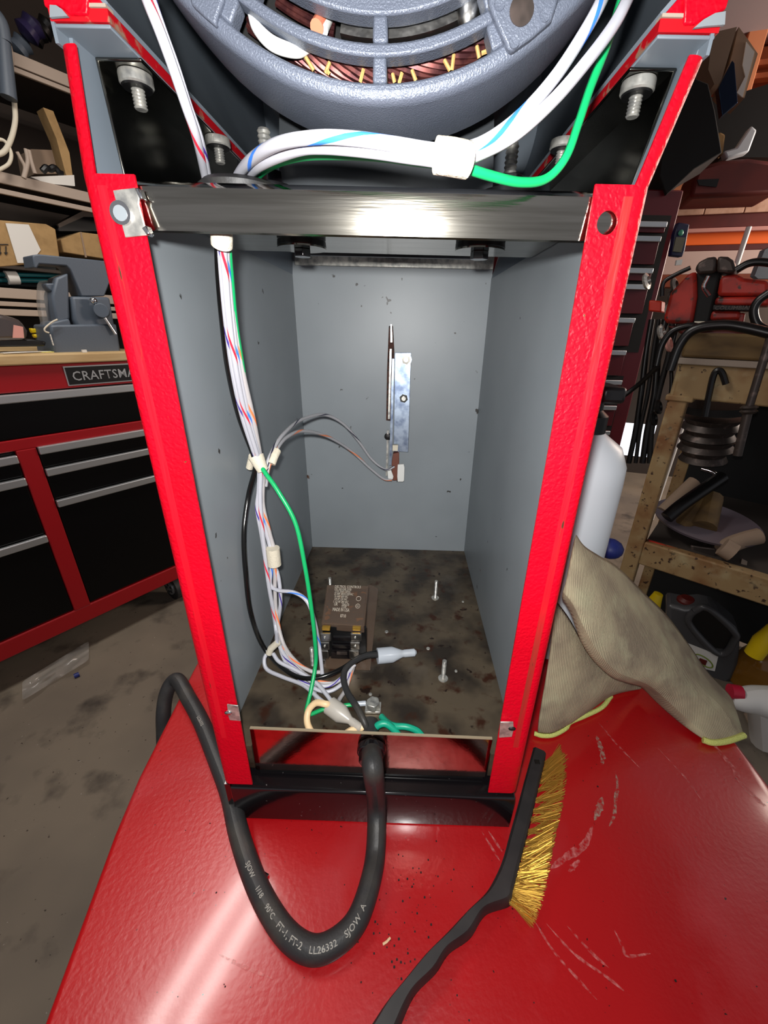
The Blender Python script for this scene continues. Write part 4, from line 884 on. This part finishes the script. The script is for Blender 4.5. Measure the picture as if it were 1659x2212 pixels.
# upper rack contents
o = fpoly(CH, [(66, 382), (160, 378), (162, 402), (100, 396)], .505, .60, 'white_box', M['white']); tag(o, 'flat white box with scribble on the upper shelf edge', 'box')
o = fpoly(CH, [(66, 322), (135, 325), (140, 375), (75, 376)], .66, .80, 'pale_board', M['card_grey']); tag(o, 'pale torn carton standing behind the flat white box', 'carton')
o = fpoly(CH, [(93, 232), (115, 240), (150, 330), (160, 402), (142, 376), (122, 300)], .54, .60, 'cardboard_flap', M['card']); tag(o, 'brown cardboard flap leaning beside the red flange, upper shelf', 'cardboard')
tag(MB().tube(cr([fp(CH, *p, .52) for p in [(92, 370), (100, 362), (108, 366), (118, 362), (128, 372), (136, 376)]], 6), .010, 8).build('black_plug', M['black']), 'black plug and lead lying on the flat white box', 'plug')
for pts, w_, lab in (([(-20, 338), (8, 328), (24, 300), (33, 260), (31, 220)], .007, 'beige cord curving down beneath the grey tube lamp'), ([(-10, 300), (10, 305), (24, 330), (20, 352), (4, 364), (-10, 370)], .005, 'thin pale cord looped at the left edge of the upper shelf'),
                     ([(37, 328), (46, 345), (54, 362), (50, 384)], .005, 'short white lead bent down to the shelf edge'), ([(56, 322), (60, 350), (52, 385)], .006, 'grey lead rising beside the flat white box'), ([(62, 324), (68, 350), (76, 375)], .006, 'blue-grey lead leaning against the flat white box'),
                     ([(12, 70), (24, 110), (26, 140), (18, 170)], .005, 'thin cord drooping over the grey tube lamp')):
    tag(MB().tube(cr([fp(CH, *p, .46) for p in pts], 8), w_, 10).build('loose_cord', M['cream'] if 'beige' in lab or 'pale' in lab else M['rack']), lab, 'cord')
lp = fth(CH, 'tube_lamp', 'grey tubular work lamp hanging at the upper left', 'lamp', 20, 200, .44)
MB().cyl(fp(CH, 8, 90, .44), fp(CH, 19, 212, .44), .017, .021, n=18).build('lamp_body', M['vise'], lp)
MB().tube(cr([fp(CH, *p, .44) for p in [(-30, 10), (0, 45), (10, 90)]], 6), .018, 12).build('lamp_neck', M['vise'], lp)
for k, (x, y, sc_, m_, lab) in enumerate(((66, 62, .035, 'purple', 'dark violet glossy knob among the clutter on the top shelf'), (80, 76, .028, 'black', 'black glossy fitting among the clutter on the top shelf'), (45, 100, .030, 'vise', 'grey clamp body on the top shelf beside the black tape'), (98, 60, .03, 'black', 'black roll of tape at the top shelf, nearest the red pedestal'))):
    cc = fp(CH, x, y, .56+.02*k); tag(MB().lathe(cc, (.4, .3, .5), [(sc_*.4, -sc_), (sc_, -sc_*.6), (sc_*.8, 0), (sc_, sc_*.5), (sc_*.3, sc_)], 14).build('clutter_fitting', M[m_]), lab, 'fitting')
# clear film on the floor under the chest
fl = P(110, 1468, z=ZFL); rf = random.Random(5); rows = []
for i in range(8):
    rows.append([P(48+i*0+j*18, 1490-j*11+i*6-18, z=ZFL+.004+.03*rf.random()) for j in range(9)])
tag(MB().sheet(rows).build('plastic_film', M['clear'], sub=1), 'crumpled clear plastic film on the concrete below the tool chest', 'film')
tag(MB().cyl(P(160, 1461, z=ZFL+.008), P(171, 1456, z=ZFL+.008), .008, n=10).build('blue_scrap', M['blue']), 'small blue cap on the concrete beside the plastic film', 'cap')

# ================================================================== right: rusty bench and what stands on it
BN = Frame(1450, 860, .24, -50)
def zat(F, x, y, t=0): return F.at(x, y, t)[1]
bn = thing('steel_bench', 'rust-mottled cream steel workbench with thick timber top', 'workbench', BN.base(-.3, .3, ZFL))
sE = BN.at(1659, 800)[0]-.55
MB(BN.T).box(-.034, .006, 0, .04, ZFL, .245).build('bench_leg', M['bench'], bn, bevel=.004)
MB(BN.T).box(-.034, .006, .62, .66, ZFL, .245).build('bench_leg', M['bench'], bn, bevel=.004)
MB(BN.T).box(sE, .0, -.002, .035, .242, .318).build('top_rail', M['bench'], bn, bevel=.004)
MB(BN.T).box(-.034, .006, .0, .66, .242, .318).build('end_rail', M['bench'], bn, bevel=.004)
MB(BN.T).box(-.045, .012, -.004, .045, .234, .248).build('corner_plate', M['bench'], bn, bevel=.003)
MB(BN.T).box(sE, .008, -.01, .02, .318, .332).build('pale_board', M['timber_edge'], bn, bevel=.002)
for k in range(3): MB(BN.T).box(sE, .004, -.012+.225*k, .208+.225*k, .333, .385).build('timber_plank', M['timber'], bn, bevel=.006)
MB(BN.T).box(sE, -.034, .0, .03, -.212, -.142).build('lower_rail', M['bench'], bn, bevel=.004)
MB(BN.T).box(sE, -.034, .03, .62, -.16, -.150).build('lower_shelf', M['wall_d'], bn)
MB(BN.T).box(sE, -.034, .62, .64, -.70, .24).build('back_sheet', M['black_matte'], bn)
# things on its lower shelf
def rod(F, pts, r, name, lab, cat, m, grp=None):
    o = MB().tube(cr([fp(F, x, y, t) for x, y, t in pts], 6), r, 12).build(name, m); return tag(o, lab, cat, grp)
rod(BN, [(1398, 1172, .02), (1478, 1198, .02)], .010, 'red_rod', 'red-painted rod with bright end lying along the lower bench rail', 'rod', M['vise_red'])
dc = BN.at(1515, 1150, .16); cc = BN.w(dc[0], .16, -.105)
o = MB().lathe(cc, (.0, -.10, 1), [(.02, 0), (.09, -.006), (.125, .004), (.130, .012), (.122, .010), (.02, .006)], 48).build('wheel_cover', mat('cover_grey', (110, 102, 112), .4)); tag(o, 'round grey dish with blue rim on the bench lower shelf', 'dish')
for pts, r, nm, lab, m in (([(1470, 1142, .10), (1520, 1085, .18)], .024, 'wooden_handle', 'brown wooden handle end lying in the grey dish, left one', 'timber'),
    ([(1520, 1140, .11), (1535, 1075, .20)], .030, 'wooden_handle', 'thick brown wooden handle lying in the grey dish, right one', 'timber'),
    ([(1432, 1105, .14), (1500, 1040, .22)], .018, 'pale_stick', 'pale round stick leaning behind the bench leg', 'card_grey'),
    ([(1440, 1118, .06), (1480, 1085, .10), (1560, 1030, .20)], .017, 'black_grip_tool', 'black-gripped tool lying across the grey dish', 'black'),
    ([(1560, 1190, .05), (1580, 1176, .07), (1610, 1165, .10), (1640, 1158, .12)], .021, 'bent_root', 'bent pale root-shaped piece on the lower bench rail', 'card_grey'),
    ([(1560, 1180, .03), (1585, 1195, .03)], .024, 'pale_block', 'pale rounded block in front of the bent root piece', 'card_grey')):
    rod(BN, pts, r, nm, lab, 'tool', M[m])
pl = fth(BN, 'pulley_stack', 'dark stacked pulley hanging in the shade under the bench', 'pulley', 1540, 960, .3)
c_ = fp(BN, 1540, 900, .30); ax = Vector((.12, .05, -1))
for k, (r0, h0, h1) in enumerate(((.075, 0, .03), (.068, .032, .062), (.072, .064, .094), (.062, .096, .13))):
    MB().lathe(c_+ax*h0, ax, [(r0, 0), (r0*.86, (h1-h0)*.5), (r0, h1-h0)], 28).build('pulley_step', M['iron'], pl)
MB().lathe(c_-ax*.04, ax, [(.09, 0), (.09, .02)], 28).build('pulley_rim', M['dark_iron'], pl)
rod(BN, [(1515, 1012, .2), (1540, 1020, .2), (1553, 1034, .2)], .005, 'bright_key', 'bright bent key glinting under the dark pulley', 'key', M['chrome'])
for pts, lab in (([(1600, 1215, .06), (1659, 1245, .06), (1659, 1260, .06), (1600, 1230, .06)], 'front grey offcut strip on the bench lower shelf'), ([(1610, 1195, .14), (1659, 1215, .14), (1659, 1228, .14), (1610, 1206, .14)], 'rear grey offcut strip on the bench lower shelf')):
    t_ = pts[0][2]; tag(fpoly(BN, [(x, y) for x, y, _ in pts], t_, t_+.03, 'offcut_strip', M['timber_edge'], None, .002), lab, 'strip')
tag(fpoly(BN, [(1490, 1178), (1548, 1185), (1545, 1208), (1495, 1204)], .06, .10, 'grey_block', M['iron'], None, .004), 'grey metal block under the round dish', 'block')
# black strap and clamp bar hanging over the front rail
tag(MB().tube(cr([fp(BN, *p, -.012) for p in [(1568, 830), (1560, 806), (1550, 800), (1541, 812), (1532, 850), (1522, 900)]], 6), .0065, 8).build('rubber_strap', M['black']), 'black rubber strap hooked over the bench front rail', 'strap')
cl = fth(BN, 'bar_clamp', 'steel bar clamp hanging down in front of the bench', 'clamp', 1620, 880, -.05)
MB().cyl(fp(BN, 1664, 730, -.05), fp(BN, 1618, 880, -.05), .0075, n=14).build('clamp_bar', M['iron'], cl)
MB().cyl(fp(BN, 1617, 884, -.05), fp(BN, 1593, 984, -.05), .0085, n=14).build('clamp_screw', M['iron'], cl)
MB().lathe(fp(BN, 1619, 876, -.05), fp(BN, 1617, 890, -.05)-fp(BN, 1619, 876, -.05), [(.012, 0), (.016, .004), (.012, .008), (.016, .012), (.011, .017)], 20).build('clamp_collar', M['iron'], cl)
# red bench vise on the timber top
VT = .12
rv = fth(BN, 'bench_vise', 'large rusty red bench vise with dark steel jaws, on the timber bench', 'vise', 1520, 720, VT)
fpoly(BN, [(1500, 582), (1508, 566), (1528, 556), (1548, 553), (1546, 584), (1542, 590), (1508, 592)], VT-.01, VT+.07, 'jaw_half', M['iron'], rv, .006)
fpoly(BN, [(1550, 553), (1572, 554), (1584, 562), (1590, 582), (1586, 590), (1548, 588)], VT-.01, VT+.07, 'jaw_half', M['iron'], rv, .006)
fpoly(BN, [(1486, 592), (1504, 584), (1506, 640), (1496, 700), (1440, 698), (1432, 690), (1448, 632)], VT, VT+.08, 'vise_body', M['vise_red'], rv, .008)
fpoly(BN, [(1504, 586), (1556, 588), (1546, 640), (1530, 706), (1494, 706), (1506, 640)], VT+.005, VT+.07, 'jaw_column', M['black_matte'], rv, .006)
fpoly(BN, [(1556, 596), (1592, 590), (1606, 600), (1662, 606), (1662, 640), (1548, 640)], VT, VT+.08, 'slide_housing', M['vise_red'], rv, .008)
fpoly(BN, [(1546, 642), (1662, 640), (1662, 660), (1542, 660)], VT-.006, VT+.08, 'slide_housing', M['vise_red'], rv, .006)
fpoly(BN, [(1541, 658), (1628, 660), (1626, 672), (1538, 670)], VT-.010, VT+.05, 'name_band', M['dark_iron'], rv, .002)
_a, _b = BN.at(1543, 669, VT-.012), BN.at(1624, 671, VT-.012)
glyphs('COLUMBIAN', 1, lambda x, y: BN.w(_a[0]+(_b[0]-_a[0])*x/5.6, VT-.0125, _a[1]+y*.011), M['iron'], 'cast_lettering', rv, sx=1)
fpoly(BN, [(1538, 671), (1600, 672), (1598, 690), (1532, 692)], VT, VT+.07, 'vise_foot', M['vise_red'], rv, .006)
fpoly(BN, [(1596, 676), (1610, 676), (1604, 706), (1590, 706)], VT+.01, VT+.03, 'vise_lever', M['vise_red'], rv, .003)
fpoly(BN, [(1440, 704), (1662, 706), (1662, 742), (1500, 738)], VT+.01, VT+.10, 'vise_base', M['maroon'], rv, .006)
fpoly(BN, [(1500, 694), (1522, 694), (1520, 704), (1500, 704)], VT-.02, VT, 'cream_tag', M['cream'], rv)
MB().tube(cr([fp(BN, *p, VT-.03) for p in [(1532, 640), (1520, 620), (1526, 604), (1530, 596)]], 5), .004, 8).build('jaw_screw', M['chrome'], rv)
tag(fpoly(BN, [(1601, 734), (1640, 730), (1648, 752), (1604, 754)], -.002, .06, 'glossy_black_lump', M['black_gloss'], None, .012), 'glossy black lump on the timber bench front edge', 'lump')
tag(fpoly(BN, [(1519, 733), (1528, 733), (1528, 741), (1519, 741)], .0, .02, 'green_chip', mat('pale_green', (120, 150, 130), .5), None, .002), 'pale green chip on the timber bench edge', 'chip')
for pts, r, lab in (([(1418, 790, -.03), (1430, 745, -.03), (1452, 716, -.03), (1486, 704, -.03), (1510, 706, -.03)], .007, 'black cable arching left below the red vise'),
    ([(1447, 800, -.05), (1468, 745, -.05), (1500, 712, -.05), (1560, 702, -.05), (1610, 708, -.05), (1670, 722, -.05)], .010, 'thick black hose arching in front of the red vise'),
    ([(1590, 584, .10), (1615, 570, .10), (1640, 566, .10), (1680, 570, .10)], .008, 'black cable rising right of the vise jaws'),
    ([(1662, 632, .0), (1638, 650, .0), (1628, 672, .0), (1636, 700, .0), (1662, 716, .0)], .008, 'black cable loop at the right edge by the red vise'),
    ([(1430, 640, .1), (1434, 610, .1), (1462, 592, .1), (1492, 578, .1)], .005, 'thin black cable running left behind the vise jaws'),
    ([(1338, 862, .1), (1380, 830, .1), (1420, 792, .05)], .006, 'thin black cable sagging over the tall red cabinet')):
    rod(BN, pts, r, 'black_cable', lab, 'cable', M['black'])
# dark tangle between cabinet and bench: hanging chains, brackets
rj = random.Random(11)
for k, lab in enumerate(('leftmost dark cable hanging between red cabinet and bench', 'second dark cable hanging between red cabinet and bench', 'dark strap hanging left of the bench leg', 'dark hose hanging against the bench leg', 'thin dark lead looping beside the bench leg')):
    x0 = 1396+k*15; pts = [(x0+12, 690, .25), (x0+rj.uniform(-6, 8), 760, .25), (x0-12+rj.uniform(-8, 8), 850, .25), (x0-30+rj.uniform(-8, 8), 930, .25), (x0-38, 1000, .25)]
    rod(BN, pts, (.008, .006, .009, .008, .005)[k], 'hanging_cable', lab, 'cable', M['dark_iron'] if k % 2 else M['black'])
for k, (x, y, lab) in enumerate(((1392, 610, 'uppermost steel link of junk hanging beside the cabinet'), (1452, 620, 'rusty shackle hanging beside the red vise'), (1446, 648, 'dull washer cluster hanging beside the red vise'), (1440, 676, 'small steel ring hanging beside the red vise'), (1424, 720, 'bright fitting hanging under the orange block'), (1440, 745, 'pinkish bright fitting in the dark tangle'), (1418, 880, 'slotted dark bracket beside the bench leg'), (1408, 905, 'lower slotted dark bracket beside the bench leg'))):
    cc = fp(BN, x, y, .22); tag(MB().lathe(cc, (.5, -.6, .3), [(.010, 0), (.020, .002), (.022, .008), (.012, .012), (.009, .006)], 14).build('hanging_fitting', M[('zinc', 'iron', 'iron', 'zinc', 'zinc', 'pink', 'dark_iron', 'dark_iron')[k]]), lab, 'fitting')
tag(fpoly(BN, [(1402, 648), (1430, 650), (1428, 675), (1400, 672)], .24, .29, 'orange_block', mat('orange_red', (190, 44, 20), .5), None, .004), 'orange-red block at the cabinet corner left of the vise', 'block')
# oil jug, amber bottle, cleaning bottles on the floor
jg = thing('oil_jug', 'dark grey plastic oil jug with moulded handle under the bench', 'jug', tuple(P(1540, 1482, z=ZFL)))
jb = P(1560, 1470, z=ZFL); JF = Frame(1560, 1470, ZFL, -62)
def jpoly(pts, t0, t1, name, m, b=.0, par=None): return fpoly(JF, pts, t0, t1, name, m, par or jg, b)
jpoly([(1440, 1306), (1478, 1314), (1512, 1312), (1545, 1318), (1592, 1360), (1600, 1378), (1596, 1440), (1586, 1470), (1560, 1484), (1500, 1480), (1440, 1450)], 0, .10, 'jug_body', M['jug'], .014)
ring_ = [fp(JF, *p, -.004) for p in [(1500, 1320), (1522, 1312), (1550, 1330), (1588, 1368), (1585, 1384), (1568, 1410), (1545, 1408), (1508, 1372), (1488, 1345), (1490, 1330)]]
MB().tube(cr(ring_+[ring_[0]], 6), .011, 12).build('handle_rim', M['jug'], jg)
jpoly([(1500, 1326), (1522, 1318), (1548, 1336), (1582, 1370), (1578, 1386), (1564, 1402), (1546, 1400), (1514, 1370), (1494, 1346)], -.002, .001, 'handle_hollow', M['black'])
jpoly([(1480, 1388), (1552, 1416), (1544, 1450), (1526, 1446), (1480, 1420)], -.003, .0, 'jug_label', M['white'])
MB().tube([fp(JF, 1520+19*math.cos(t)+5*math.sin(t), 1428+8*math.cos(t)+15*math.sin(t)*.8, -.004) for t in [2*PI*i/24 for i in range(25)]], .0022, 6).build('label_ring', mat('lime', (120, 140, 40), .5), jg)
jpoly([(1512, 1422), (1528, 1428), (1524, 1438), (1508, 1430)], -.005, -.003, 'label_mark', M['maroon'])
MB().lathe(fp(JF, 1480, 1306, .05), (0, 0, 1), [(.03, 0), (.03, .02), (.02, .03)], 20).build('jug_cap', M['maroon'], jg)
am = P(1618, 1480, z=ZFL); ab = thing('amber_bottle', 'amber oil bottle standing right of the grey jug', 'bottle', tuple(am))
MB().lathe(am, (0, 0, 1), [(.05, 0), (.062, .01), (.064, .11), (.045, .15), (.02, .17), (.018, .2)], 28).build('bottle_body', M['amber'], ab)
MB().lathe(am+Vector((0, 0, .2)), (0, 0, 1), [(.022, 0), (.022, .03), (.012, .034)], 16).build('bottle_cap', M['yellow'], ab)
for px, py, lab in ((1408, 1310, 'yellow bottle neck poking up behind the towel'), (1648, 1385, 'yellow bottle spout at the right edge above the amber bottle'), (1283, 1222, 'yellow cap behind the towel by the milky bottle')):
    c = fp(BN, px, py, .14); tag(MB().lathe(c, (.15, 0, 1), [(.022, -.05), (.024, .0), (.017, .03), (.013, .05), (.006, .052)], 18).build('yellow_spout', M['yellow']), lab, 'bottle')
c = P(1318, 1185, y=.42); tag(MB().sphere(c, .022, 14, (1, 1, .8)).build('blue_bottle', M['blue']), 'blue knob beside the milky bottle and bench leg', 'knob')
sp = thing('spray_nozzle', 'white trigger sprayer with red tip at the right edge', 'sprayer', tuple(P(1640, 1560, z=ZFL+.25)))
MB().tube(cr([P(1576, 1508, z=-.45), P(1600, 1512, z=-.45), P(1630, 1512, z=-.45), P(1675, 1520, z=-.45)], 6), lambda t: .020+.022*t, 14).build('sprayer_head', M['white_p'], sp)
MB().tube([P(1650, 1520, z=-.46), P(1655, 1600, z=-.6)], .034, 14).build('sprayer_bottle', M['white_p'], sp)
MB().cyl(P(1576, 1493, z=-.43), P(1600, 1497, z=-.43), .018, n=14).build('sprayer_tip', mat('crimson', (190, 30, 60), .4), sp)
cdp = P(1630, 1590, z=ZFL); tag(MB().prism([P(x, y, z=ZFL+.002) for x, y in [(1606, 1542), (1640, 1530), (1700, 1590), (1632, 1600)]], (0, 0, .004)).build('printed_card', M['card_grey'], smooth=False), 'printed card lying on the concrete below the white sprayer', 'card')
# tall dark-red cabinet
y0 = 2.0; A_ = P(1478, 410, y=y0)
tcb = thing('tall_tool_cabinet', 'tall dark-red tool cabinet with silver drawer pulls, behind the pedestal', 'cabinet', (A_.x-.3, y0+.2, ZFL))
MB().box(A_.x-.75, A_.x, y0, y0+.5, ZFL, A_.z).build('cabinet_body', M['chest_dark'], tcb, bevel=.006)
MB().box(A_.x-.75, P(1450, 466, y=y0).x-.0, y0-.003, y0+.01, P(1330, 760, y=y0).z, P(1450, 466, y=y0).z).build('drawer_recess', M['black_matte'], tcb)
MB().box(A_.x-.75, P(1347, 812, y=y0).x, y0-.003, y0+.01, ZFL+.1, P(1340, 812, y=y0).z).build('drawer_recess', M['black_matte'], tcb)
ys = [485, 516, 585, 620, 692, 762, 826, 856, 881, 935]
for i, yy in enumerate(ys):
    xr = {485: 1440, 516: 1427, 585: 1410, 620: 1402, 692: 1371, 762: 1352, 826: 1343, 856: 1337, 881: 1331, 935: 1317}[yy]
    p = P(xr, yy, y=y0-.02); zn = P(xr, ys[i+1]-14, y=y0-.02).z if i < len(ys)-1 else p.z-.25
    dd = MB().box(p.x-.55, p.x+.002, y0-.012, y0, zn, p.z+.010).build('drawer', M['chest_dark'], tcb, bevel=.002)
    MB().box(p.x-.54, p.x, y0-.026, y0-.012, p.z-.012, p.z+.010).build('drawer_pull', M['alu_trim'], dd, bevel=.002)
pk = thing('handheld_meter', 'blue-black handheld meter hanging on the tall cabinet corner', 'meter', tuple(P(1470, 520, y=1.96)))
def ypoly(pts, y, d, name, m, par=None, b=0): return MB().prism([P(a, c_, y=y) for a, c_ in pts], (0, d, 0)).build(name, m, par, bevel=b)
ypoly([(1466, 480), (1490, 484), (1480, 540), (1474, 555), (1450, 552), (1458, 505)], 1.94, .03, 'meter_body', mat('navy', (16, 20, 60), .4), pk, .004)
ypoly([(1461, 512), (1481, 513), (1472, 545), (1454, 543)], 1.935, .006, 'meter_screen', mat('olive_screen', (96, 92, 74), .5), pk)
MB().sphere(P(1471, 503, y=1.936), .012, 12, (1, .4, 1)).build('meter_knob', mat('pale_teal', (70, 150, 120), .4), pk)
tag(ypoly([(1462, 562), (1475, 560), (1472, 572), (1460, 573)], 1.95, .01, 'bright_tag', M['white_p']), 'bright white tag hanging under the handheld meter', 'tag')
_q0, _q1 = P(1618, 490, y=2.2), P(1588, 580, y=2.2); o = MB().cyl(_q0, _q0+(_q1-_q0)*((_q0.z-ZFL)/(_q0.z-_q1.z)), .012, n=10).build('pale_pole', M['white_p']); tag(o, 'thin pale pole leaning before the orange strip', 'pole')
o = ypoly([(1672, 530), (1652, 540), (1630, 596), (1638, 602), (1672, 602)], 2.1, .03, 'framed_board', M['vise'], None); tag(o, 'grey framed panel at the right edge above the vise', 'panel')
# wall bands at the far right
WR_ = Frame(1570, 700, .377-.0, 90); WR_ = None
class W2: pass
a0 = P(1570, 440, y=2.7); hd = math.radians(-74)
FW = Frame(1570, 440, a0.z, -74)
FW.T = FW.T
def band(x, ya, yb, name, m, t0=0, t1=.08, s0=-.9, s1=1.2, par=None):
    za, zb_ = FW.at(x, ya, t0)[1], FW.at(x, yb, t0)[1]
    o = MB(FW.T).box(s0, s1, t0, t1, min(za, zb_), max(za, zb_)).build(name, m, par, smooth=False, bevel=.003); return o
def stru(o): o['kind'] = 'structure'; return o
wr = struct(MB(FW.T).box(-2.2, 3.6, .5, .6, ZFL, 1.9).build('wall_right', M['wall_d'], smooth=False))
bm_ = bpy.data.objects.new('trim_1', None); COL.objects.link(bm_); bm_.location = a0; bm_['kind'] = 'structure'
za, zb_ = FW.at(1570, 426)[1], FW.at(1570, 462)[1]
sj = [FW.at(1659, 440)[0]-.6, FW.at(1611, 440)[0], FW.at(1525, 440)[0], FW.at(1480, 440)[0]+.25]
for i in range(3): MB(FW.T).box(sj[i]+.002, sj[i+1]-.002, -.01, .06, zb_, za).build('pale_beam_board', M['pale_brick'], bm_, smooth=False, bevel=.003)
stru(band(1570, 462, 491, 'trim_2', M['maroon'])); stru(band(1570, 491, 500, 'trim_3', M['pink'], -.03))
stru(band(1570, 500, 528, 'trim_4', M['orange'])); stru(band(1570, 528, 541, 'trim_5', M['maroon'])); stru(band(1570, 541, 592, 'trim_6', M['wall_p']))
stru(band(1570, 592, 620, 'trim_7', M['pine_dark']))
hb = thing('maroon_hood', 'dark maroon metal hood with sloped shoulders above the pale beam', 'hood', tuple(fp(FW, 1580, 400, -.3)))
fpoly(FW, [(1508, 360), (1560, 345), (1620, 340), (1680, 348), (1680, 420), (1490, 428), (1496, 395)], -.35, -.1, 'hood_shell', M['maroon'], hb, .02)
fpoly(FW, [(1506, 388), (1554, 386), (1548, 404), (1510, 400)], -.356, -.35, 'hood_slot', M['black'], hb)
o = fpoly(FW, [(1455, 150), (1530, 180), (1545, 240), (1560, 330), (1500, 365), (1440, 420), (1425, 380)], -.9, -.65, 'dark_corner_slab', M['black_matte'], None, .004); tag(o, 'black slab added for the shade in the corner right of the pedestal flange', 'bin')  # black slab added where the corner is only in shade
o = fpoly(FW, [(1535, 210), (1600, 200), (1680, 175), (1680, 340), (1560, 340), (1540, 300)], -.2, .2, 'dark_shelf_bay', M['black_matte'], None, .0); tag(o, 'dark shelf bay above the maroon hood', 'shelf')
o = fpoly(FW, [(1534, 300), (1556, 284), (1568, 290), (1562, 335), (1548, 330), (1540, 334)], -.32, -.26, 'tan_rag', M['card'], None, .008); tag(o, 'tan rag lump on the hood, left of the white funnel', 'rag')
o = fpoly(FW, [(1564, 326), (1592, 318), (1624, 270), (1636, 280), (1618, 328), (1570, 342)], -.34, -.28, 'white_funnel', M['bottle'], None, .008); tag(o, 'white plastic funnel lying on the maroon hood', 'funnel')
cb = thing('cardboard_carton', 'grey-brown carton with torn white label, high at the right', 'box', tuple(fp(FW, 1590, 130, -.5)))
fpoly(FW, [(1540, 70), (1592, 58), (1556, 182), (1543, 182), (1530, 150)], -.60, -.4, 'carton_side', M['card_grey'], cb)
fpoly(FW, [(1596, 58), (1615, 84), (1637, 116), (1608, 212), (1590, 205), (1566, 180)], -.55, -.4, 'carton_front', M['card_grey'], cb)
fpoly(FW, [(1612, 90), (1630, 112), (1604, 210), (1592, 200), (1610, 165), (1604, 140)], -.556, -.55, 'torn_label', M['white'], cb)
o = fpoly(FW, [(1582, 130), (1587, 136), (1594, 222), (1590, 224), (1560, 250), (1552, 190)], -.66, -.62, 'sheet_metal_offcut', mat('navy_sheet', (40, 56, 80), .25, .8), None, .002); tag(o, 'curved glinting sheet-metal offcut leaning under the carton', 'sheet metal')
# framing at the top right
wf = bpy.data.objects.new('wall_back', None); COL.objects.link(wf); wf.location = a0; wf['kind'] = 'structure'
for k in range(9):
    z = 1.12+.155*k; MB(FW.T).box(-1.6, 1.6, .30, .33, z+.004, z+.15).build('sheathing_board', M['pine_dark'] if k % 2 else mat('pine_mid', (196, 118, 76), .85), wf, smooth=False, bevel=.003)
for x in (1633, 1545, 1740):
    s_ = FW.at(x, 80, .18)[0]; w__ = abs(FW.at(1656, 80, .18)[0]-FW.at(1616, 80, .18)[0]); MB(FW.T).box(s_-w__/2, s_+w__/2, .16, .30, .9, 2.6).build('wall_stud', M['pine'], wf, smooth=False, bevel=.004)
for x, y in ((1590, 20), (1650, 125), (1600, 160)):
    s_, z_ = FW.at(x, y, .2); MB(FW.T).box(s_-.18, s_+.18, .24, .30, z_-.012, z_+.012).build('nailing_batten', M['pine'], wf, smooth=False, bevel=.002)
# room shell
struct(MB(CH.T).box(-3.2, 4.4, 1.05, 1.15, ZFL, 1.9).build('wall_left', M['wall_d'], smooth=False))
cl_ = struct(MB().box(-4.5, 2.0, -2.2, 6.2, 1.9, 2.0).build('ceiling', mat('ceiling_board', (150, 136, 138), .9), smooth=False))
wn = MB(FW.T); wn.box(FW.at(1330, 950, .1)[0], FW.at(1410, 950, .1)[0], .1, .11, FW.at(1370, 985, .1)[1], FW.at(1370, 915, .1)[1])
struct(wn.build('window_1', mat('daylight_pane', (235, 240, 255), .5, emit=1.6), smooth=False))
# the twin-tube light fixture on the ceiling
lf = thing('ceiling_light', 'twin-tube fluorescent ceiling fixture above the tool chest', 'lamp', tuple((TUBE_A+TUBE_B)/2+Vector((0, 0, .05))))
for k in (-1, 1):
    o_ = _tn*.075*k; mid = (TUBE_A+TUBE_B)/2; MB().cyl(mid+o_-_td*.6, mid+o_+_td*.6, .016, n=14).build('tube', mat('tube_glow', (255, 248, 238), .5, emit=4), lf)
mid = (TUBE_A+TUBE_B)/2; TM = Matrix.Translation(mid) @ Matrix.Rotation(math.atan2(_td.y, _td.x), 4, 'Z')
MB(TM).box(-.63, .63, -.13, .13, .03, .09).build('fixture_housing', M['white_p'], lf, bevel=.01)
for a in (-.4, .4): MB(TM).cyl((a, 0, .09), (a, 0, .40), .004, n=8).build('fixture_hanger', M['zinc'], lf)
# repeats carry one group phrase each
GR = dict(loose_cord='loose cords on the upper left shelf', clutter_fitting='fittings cluttering the top shelf', teal_tube='teal tubes under the cardboard boxes', yellow_tool='yellow handles by the clear bag',
          wooden_handle='wooden handles in the grey dish', offcut_strip='grey offcut strips on the bench lower shelf', black_cable='black cables around the red vise', hanging_cable='dark cables hanging beside the bench leg',
          hanging_fitting='fittings hanging beside the tall cabinet', yellow_spout='yellow bottle tops behind the towel', cardboard_box='cardboard boxes on the middle shelf')
for o in COL.objects:
    g_ = GR.get(o.name.split('.')[0])
    if g_ and o.parent is None and 'label' in o: o['group'] = g_
